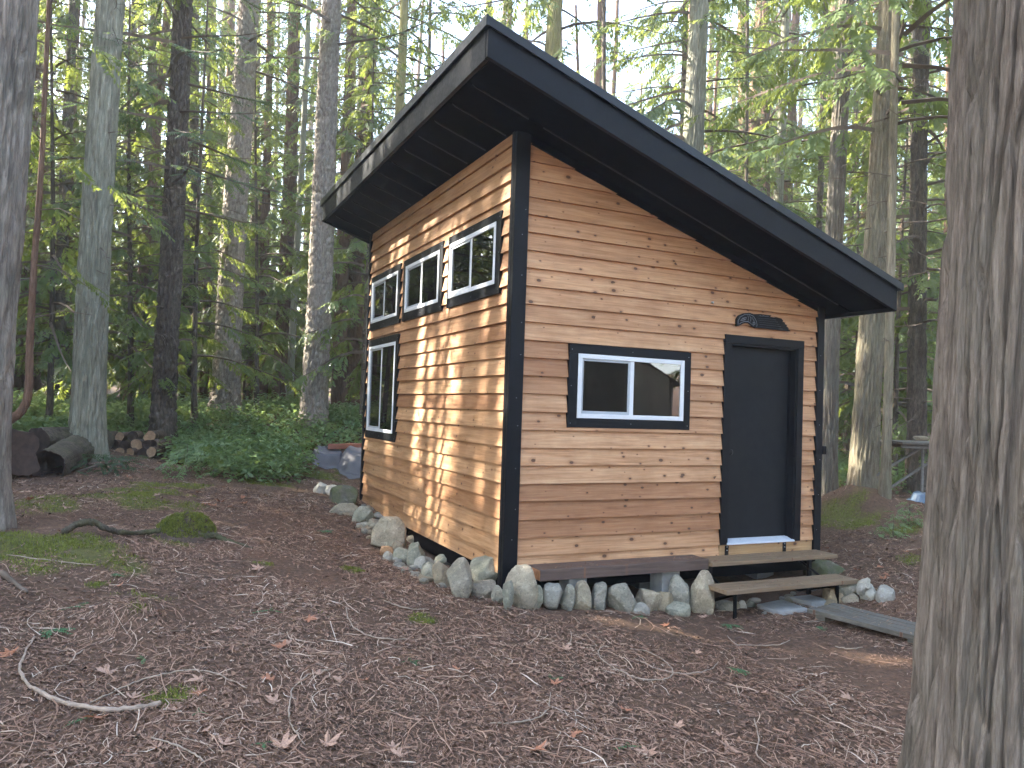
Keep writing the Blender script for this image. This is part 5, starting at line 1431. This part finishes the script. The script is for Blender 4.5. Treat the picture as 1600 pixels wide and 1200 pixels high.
for k in range(46):
    px, py = rl.uniform(20, 1420), 800 + 395 * rl.random() ** .8
    g = G(px, py)
    if g[0] > -.5 and g[1] > -.6: continue
    maple(px, py, rl.uniform(.04, .075), 'dry leaf scattered on the needle litter', 'scattered dry leaves')
for k in range(26):
    px, py = rl.uniform(0, 480), rl.uniform(745, 800)
    maple(px, py, rl.uniform(.05, .09), 'dry leaf on the far floor before the salal', 'dry leaves before the salal')
for k in range(24):
    px, py = rl.uniform(1290, 1430), rl.uniform(835, 935)
    g = G(px, py); maple(px, py, rl.uniform(.04, .08), 'dry leaf on the ground right of the cabin', 'dry leaves right of the cabin')
def sprig(px, py, s, lab, group=None, upright=.3):
    g = G(px, py); m = rl.integers(3, 7)
    pos = np.zeros((m, 3)); v = place_fronds(T_CED, pos, rl.uniform(0, 6.28, m), rl.uniform(0, upright, m), rl.uniform(-.4, .4, m), s * rl.uniform(.7, 1.2, m))
    o = mk('green_sprig', v, quads(len(v) // 4), SPRIG, None, loc=(g[0], g[1], float(H(g[0], g[1])) + .02)); tag(o, lab, 'sprig', group)
for px, py, s, lab in [(420, 958, .09, 'green sprig on the floor left of the stone row'), (80, 990, .12, 'dark green cedar sprig above the curved branch'), (180, 901, .09, 'green sprig left of the moss hump'), (860, 1066, .09, 'green sprig left of the loop vine'), (1150, 1050, .12, 'bright green seedling tuft right of the loop vine'),
    (998, 966, .09, 'green tuft in front of the stone row'), (1140, 979, .12, 'green tuft below the tall rounded stone'), (225, 1034, .07, 'tiny green sprig below the moss hump'), (130, 1131, .08, 'pale green frond under the curved branch'), (310, 1120, .06, 'tiny green sprig right of the curved branch'),
    (640, 1037, .09, 'green sprig in the middle of the floor'), (412, 1170, .06, 'green leaf tuft at the bottom left'), (115, 953, .09, 'green sprig by the left moss strip'), (980, 1172, .07, 'green sprig near the bottom edge centre'), (505, 832, .10, 'green sprig by the back stones'), (1275, 983, .09, 'green tuft beside the boardwalk')]:
    sprig(px, py, s, lab)
# fallen bough of fir needles beside the pale grey green cedar
bo = empty('fallen_bough', (0, 0, 0)); tag(bo, 'blue green bough of foliage lying at the foot of the pale grey green cedar', 'bough')
g = G(160, 742); m = 60
pos = np.stack([g[0] + rl.normal(0, .2, m), g[1] + .2 + rl.normal(0, .12, m), float(H(g[0], g[1])) + rl.uniform(.02, .28, m)], -1)
v = place_fronds(T_FIR, pos, rl.uniform(0, 6.28, m), rl.uniform(-.5, .3, m), rl.uniform(-.5, .5, m), rl.uniform(.2, .38, m)); mk('foliage', v, quads(len(v) // 4), FIR_LEAF, bo)
MB().tube([g + [-.3, 0, .05], g + [0, .1, .15], g + [.3, .2, .1]], [.015, .012, .006], 6).build('stem', TWIG, bo)
for px, py, s, lab in [(290, 745, .5, 'pale green bushy seedling at the edge of the salal'), (1395, 838, .26, 'sunlit yellow green plant right of the buff cedar'), (1420, 820, .3, 'leafy plant beside the large trunk on the right')]:
    g = G(px, py); root = empty('seedling', tuple(g)); tag(root, lab, 'plant'); m = 40
    pos = np.stack([rl.normal(0, s * .35, m), rl.normal(0, s * .35, m), rl.uniform(.02, s, m)], -1)
    v = place_fronds(T_CED2, pos, rl.uniform(0, 6.28, m), rl.uniform(-.5, .5, m), rl.uniform(-.5, .5, m), s * rl.uniform(.35, .7, m))
    mk('foliage', v, quads(len(v) // 4), SALAL_LEAF, root); MB().tube([(0, 0, -.03), (.01, 0, s)], [.008, .003], 5).build('stem', TWIG, root)

# ------------------------------------------------------------------ salal undergrowth, moss, litter
rsal = np.random.default_rng(41)
def salal(name, label, n, region, hmax, seed):
    r = np.random.default_rng(seed); P_ = []
    while len(P_) < n:
        x, y = region(r)
        if x is None: continue
        P_.append((x, y))
    P_ = np.array(P_); z = H(P_[:, 0], P_[:, 1]); hh = hmax * (.35 + .9 * vn(P_[:, 0] * .8, P_[:, 1] * .8, 3.)) * r.uniform(.5, 1, n)
    k = 7; lv = []
    for j in range(k):
        t = (j + 1) / k; az = r.uniform(0, 6.283, n)
        px_ = P_[:, 0] + np.cos(az) * .09 + r.normal(0, .05, n) * t; py_ = P_[:, 1] + np.sin(az) * .09 + r.normal(0, .05, n) * t
        c = np.stack([px_, py_, z + hh * t + r.normal(0, .02, n)], -1)
        l = r.uniform(.07, .125, n); w = l * .62
        d = np.stack([np.cos(az), np.sin(az), r.uniform(-.6, .5, n)], -1) * l[:, None]
        s_ = np.stack([-np.sin(az) * w, np.cos(az) * w, r.uniform(-.3, .3, n) * w], -1)
        up = np.stack([0 * l, 0 * l, -.12 * l], -1)
        lv.append(np.stack([c, c + d * .55 + s_ * .5 - up, c + d + up, c + d * .55 - s_ * .5 - up], 1).reshape(-1, 3))
    lv = np.concatenate(lv); o = mk(name, lv, quads(len(lv) // 4), SALAL_LEAF); return tag(o, label, 'undergrowth', kind='stuff')
NEARX = [-200, 40, 110, 180, 235, 260, 300, 350, 420, 480, 520, 575, 640]; NEARD = [11.5, 12.4, 12.8, 13.8, 14.2, 13.0, 11.8, 11.4, 11.6, 12.8, 15.0, 15.8, 16.5]
def reg_left(r):
    px, d = r.uniform(-150, 640), 11.3 + 14 * r.random() ** 1.2
    if d < np.interp(px, NEARX, NEARD): return None, None
    p = at(px, 640, d)
    if vn(p[0] * .9, p[1] * .9, 7.) < .26 + .25 * (r.random() - .5): return None, None
    edge = (d - np.interp(px, NEARX, NEARD)) / 2.0
    if r.random() > .25 + edge: return None, None
    return p[0], p[1]
salal('salal_undergrowth', 'green salal undergrowth covering the bank left of the cabin', 10500, reg_left, .5, 3)
def reg_right(r):
    px, d = r.uniform(1180, 1600), r.uniform(14.5, 30)
    p = at(px, 640, d)
    if vn(p[0] * .7, p[1] * .7, 2.) < .45: return None, None
    return p[0], p[1]
salal('salal_undergrowth', 'green undergrowth on the ground behind the trunks right of the cabin', 2600, reg_right, .5, 4)
# moss carpets
mp = []
for a, b, r in MOSS_PATCHES:
    m = int(8000 * r); q = np.sqrt(rm.random(m)) * r * 1.25; t = rm.uniform(0, 6.283, m)
    x, y = a + q * np.cos(t), b + q * np.sin(t); k = moss_amount(x, y) * np.clip((fbm(x * 9, y * 9, 4., 3) - .33) * 5, 0, 1) > rm.random(m) * .9
    mp.append(np.stack([x[k], y[k], H(x[k], y[k]) + .002], -1))
mp = np.concatenate(mp); v, f = tufts(mp, .026, 6)
tag(mk('moss_carpet', v, f, MOSS_M), 'patches of low green moss growing on the forest floor', 'moss', kind='stuff')

LIT = tone_mat('needle_litter', [(0, (0.06, 0.042, 0.032)), (.3, (0.175, 0.105, 0.074)), (.55, (0.31, 0.178, 0.12)), (.75, (0.41, 0.272, 0.195)), (.92, (0.48, 0.37, 0.28)), (1, (0.56, 0.46, 0.37))])
def polar(r, n, rmin, rmax, p, half=46):
    d = (rmin ** p + (rmax ** p - rmin ** p) * r.random(n)) ** (1 / p); a = np.radians(r.uniform(-half, half, n))
    fx, fy = CF[0] / math.hypot(CF[0], CF[1]), CF[1] / math.hypot(CF[0], CF[1])
    x = EYE[0] + d * (fx * np.cos(a) + fy * np.sin(a)); y = EYE[1] + d * (fy * np.cos(a) - fx * np.sin(a))
    k = ~((x > -.05) & (x < W + .05) & (y > -.02) & (y < D)) & ~((y > -.45) & (y < .1) & (x > 0.2) & (x < 3.5))
    return x[k], y[k], d[k]
def litter(n, seed, ln, wd, p, rmax, lift, tone, seg=2, curl=.5, name='needle_litter', label='', moss_skip=.8):
    r = np.random.default_rng(seed); x, y, d = polar(r, n, 2.2, rmax, p)
    k = (moss_amount(x, y) < r.random(len(x)) + (1 - moss_skip)); dens = fbm(x * 1.1, y * 1.1, 6., 3)
    k &= r.random(len(x)) < np.clip((dens - .30) * 4.2, .12, 1)
    x, y, d = x[k], y[k], d[k]; m = len(x); az = r.uniform(0, 6.283, m) * .8 + 1.2 * fbm(x * .8, y * .8, 1., 2); l = ln[0] + (ln[1] - ln[0]) * r.random(m) ** 2.2; w = r.uniform(*wd, m) * (1 + d / 14)
    cv = r.normal(0, curl, m); vs = []
    for j in range(seg + 1):
        t = j / seg - .5; aa = az + cv * t
        cx_, cy_ = x + np.cos(aa) * l * t, y + np.sin(aa) * l * t
        tilt = r.normal(0, .10, m) if j == 0 else tilt
        cz = H(cx_, cy_) + lift * (.25 + r.random(m) * .2) + np.abs(tilt) * 0 + tilt * l * t * .5 + .008 + lift * (.5 - 2 * t * t) * r.random(m)
        ox, oy = -np.sin(aa) * w / 2, np.cos(aa) * w / 2; tw = r.normal(0, .5, m) * w / 2
        vs.append(np.stack([cx_ - ox, cy_ - oy, cz - tw], -1)); vs.append(np.stack([cx_ + ox, cy_ + oy, cz + tw], -1))
    v = np.stack(vs, 1); nv = v.shape[1]; base = np.arange(m)[:, None] * nv
    f = np.concatenate([base + np.array([2 * j, 2 * j + 1, 2 * j + 3, 2 * j + 2]) for j in range(seg)])
    o = mk(name, v.reshape(-1, 3), f, LIT)
    tn = np.clip(tone[0] + tone[1] * r.normal(0, 1, m) + .35 * (fbm(x * 1.5, y * 1.5, 9., 2) - .5), 0, 1)
    o.data.attributes.new('tone', 'FLOAT', 'FACE').data.foreach_set('value', np.tile(tn, seg).astype(np.float32))
    return tag(o, label, 'litter', kind='stuff')
litter(210000, 1, (.02, .085), (.0018, .0038), .7, 15, .014, (.44, .19), 2, .5, 'needle_litter', 'reddish brown carpet of fallen needles and bark scraps')
litter(11000, 2, (.10, .38), (.0022, .0042), .8, 14, .028, (.58, .22), 4, .6, 'twig_litter', 'fine dead twigs strewn over the forest floor')
litter(20000, 3, (.015, .04), (.008, .018), .7, 14, .012, (.40, .16), 1, .2, 'bark_scraps', 'small bark flakes and leaf scraps strewn over the floor')

# needles and scraps blown onto the steps, slabs, bench and boardwalk
def strew(n, seed, x0, x1, y0, y1, z, ax=None):
    r = np.random.default_rng(seed); u, w_ = r.random(n), r.random(n)
    if ax is None: x, y = x0 + (x1 - x0) * u, y0 + (y1 - y0) * w_
    else: x, y = ax[0][0] + ax[1][0] * u + ax[2][0] * w_, ax[0][1] + ax[1][1] * u + ax[2][1] * w_
    a = r.uniform(0, 6.283, n); l = r.uniform(.008, .035, n); w = r.uniform(.001, .004, n)
    d = np.stack([np.cos(a) * l, np.sin(a) * l, r.normal(0, .002, n)], -1); s_ = np.stack([-np.sin(a) * w, np.cos(a) * w, 0 * w], -1)
    c = np.stack([x, y, np.full(n, z + .0045)], -1)
    return np.stack([c - d - s_, c + d - s_, c + d + s_, c - d + s_], 1).reshape(-1, 3)
parts_ = [strew(150, 1, BX0 + .05, BX1 - .03, -.28, -.06, zt), strew(130, 2, BX1 + .05, xb - .05, s1y + .03, -.06, z1t), strew(110, 3, xa2 + .04, xb2 - .04, s2y + .03, s2y + .26, z2t),
          strew(170, 4, 0, 0, 0, 0, wz + .004, (A + dirw * .03 + perp * .03, dirw * (L_ - .06), perp * (wid - .06)))]
vv = np.concatenate(parts_); o = mk('strewn_needles', vv, quads(len(vv) // 4), LIT)
o.data.attributes.new('tone', 'FLOAT', 'FACE').data.foreach_set('value', np.random.default_rng(8).uniform(.2, .9, len(vv) // 4).astype(np.float32))
tag(o, 'fallen needles strewn over the bench, steps and boardwalk', 'litter', kind='stuff')

# ------------------------------------------------------------------ the bright air of the wood
hm = bpy.data.materials.new('pale_air'); hm.use_nodes = True
for n_ in list(hm.node_tree.nodes):
    if n_.type != 'OUTPUT_MATERIAL': hm.node_tree.nodes.remove(n_)
pv = hm.node_tree.nodes.new('ShaderNodeVolumePrincipled'); pv.inputs['Density'].default_value = 0.0019
pv.inputs['Color'].default_value = (0.94, 0.97, 1.0, 1); pv.inputs['Anisotropy'].default_value = 0.3
hm.node_tree.links.new(pv.outputs[0], hm.node_tree.nodes['Material Output'].inputs['Volume'])
hz = MB().box(-430, 430, -430, 430, -2.2, 42).build('haze', hm)
tag(hz, 'pale bright air between the trunks', 'haze', kind='stuff')
sc.cycles.volume_bounces = 1
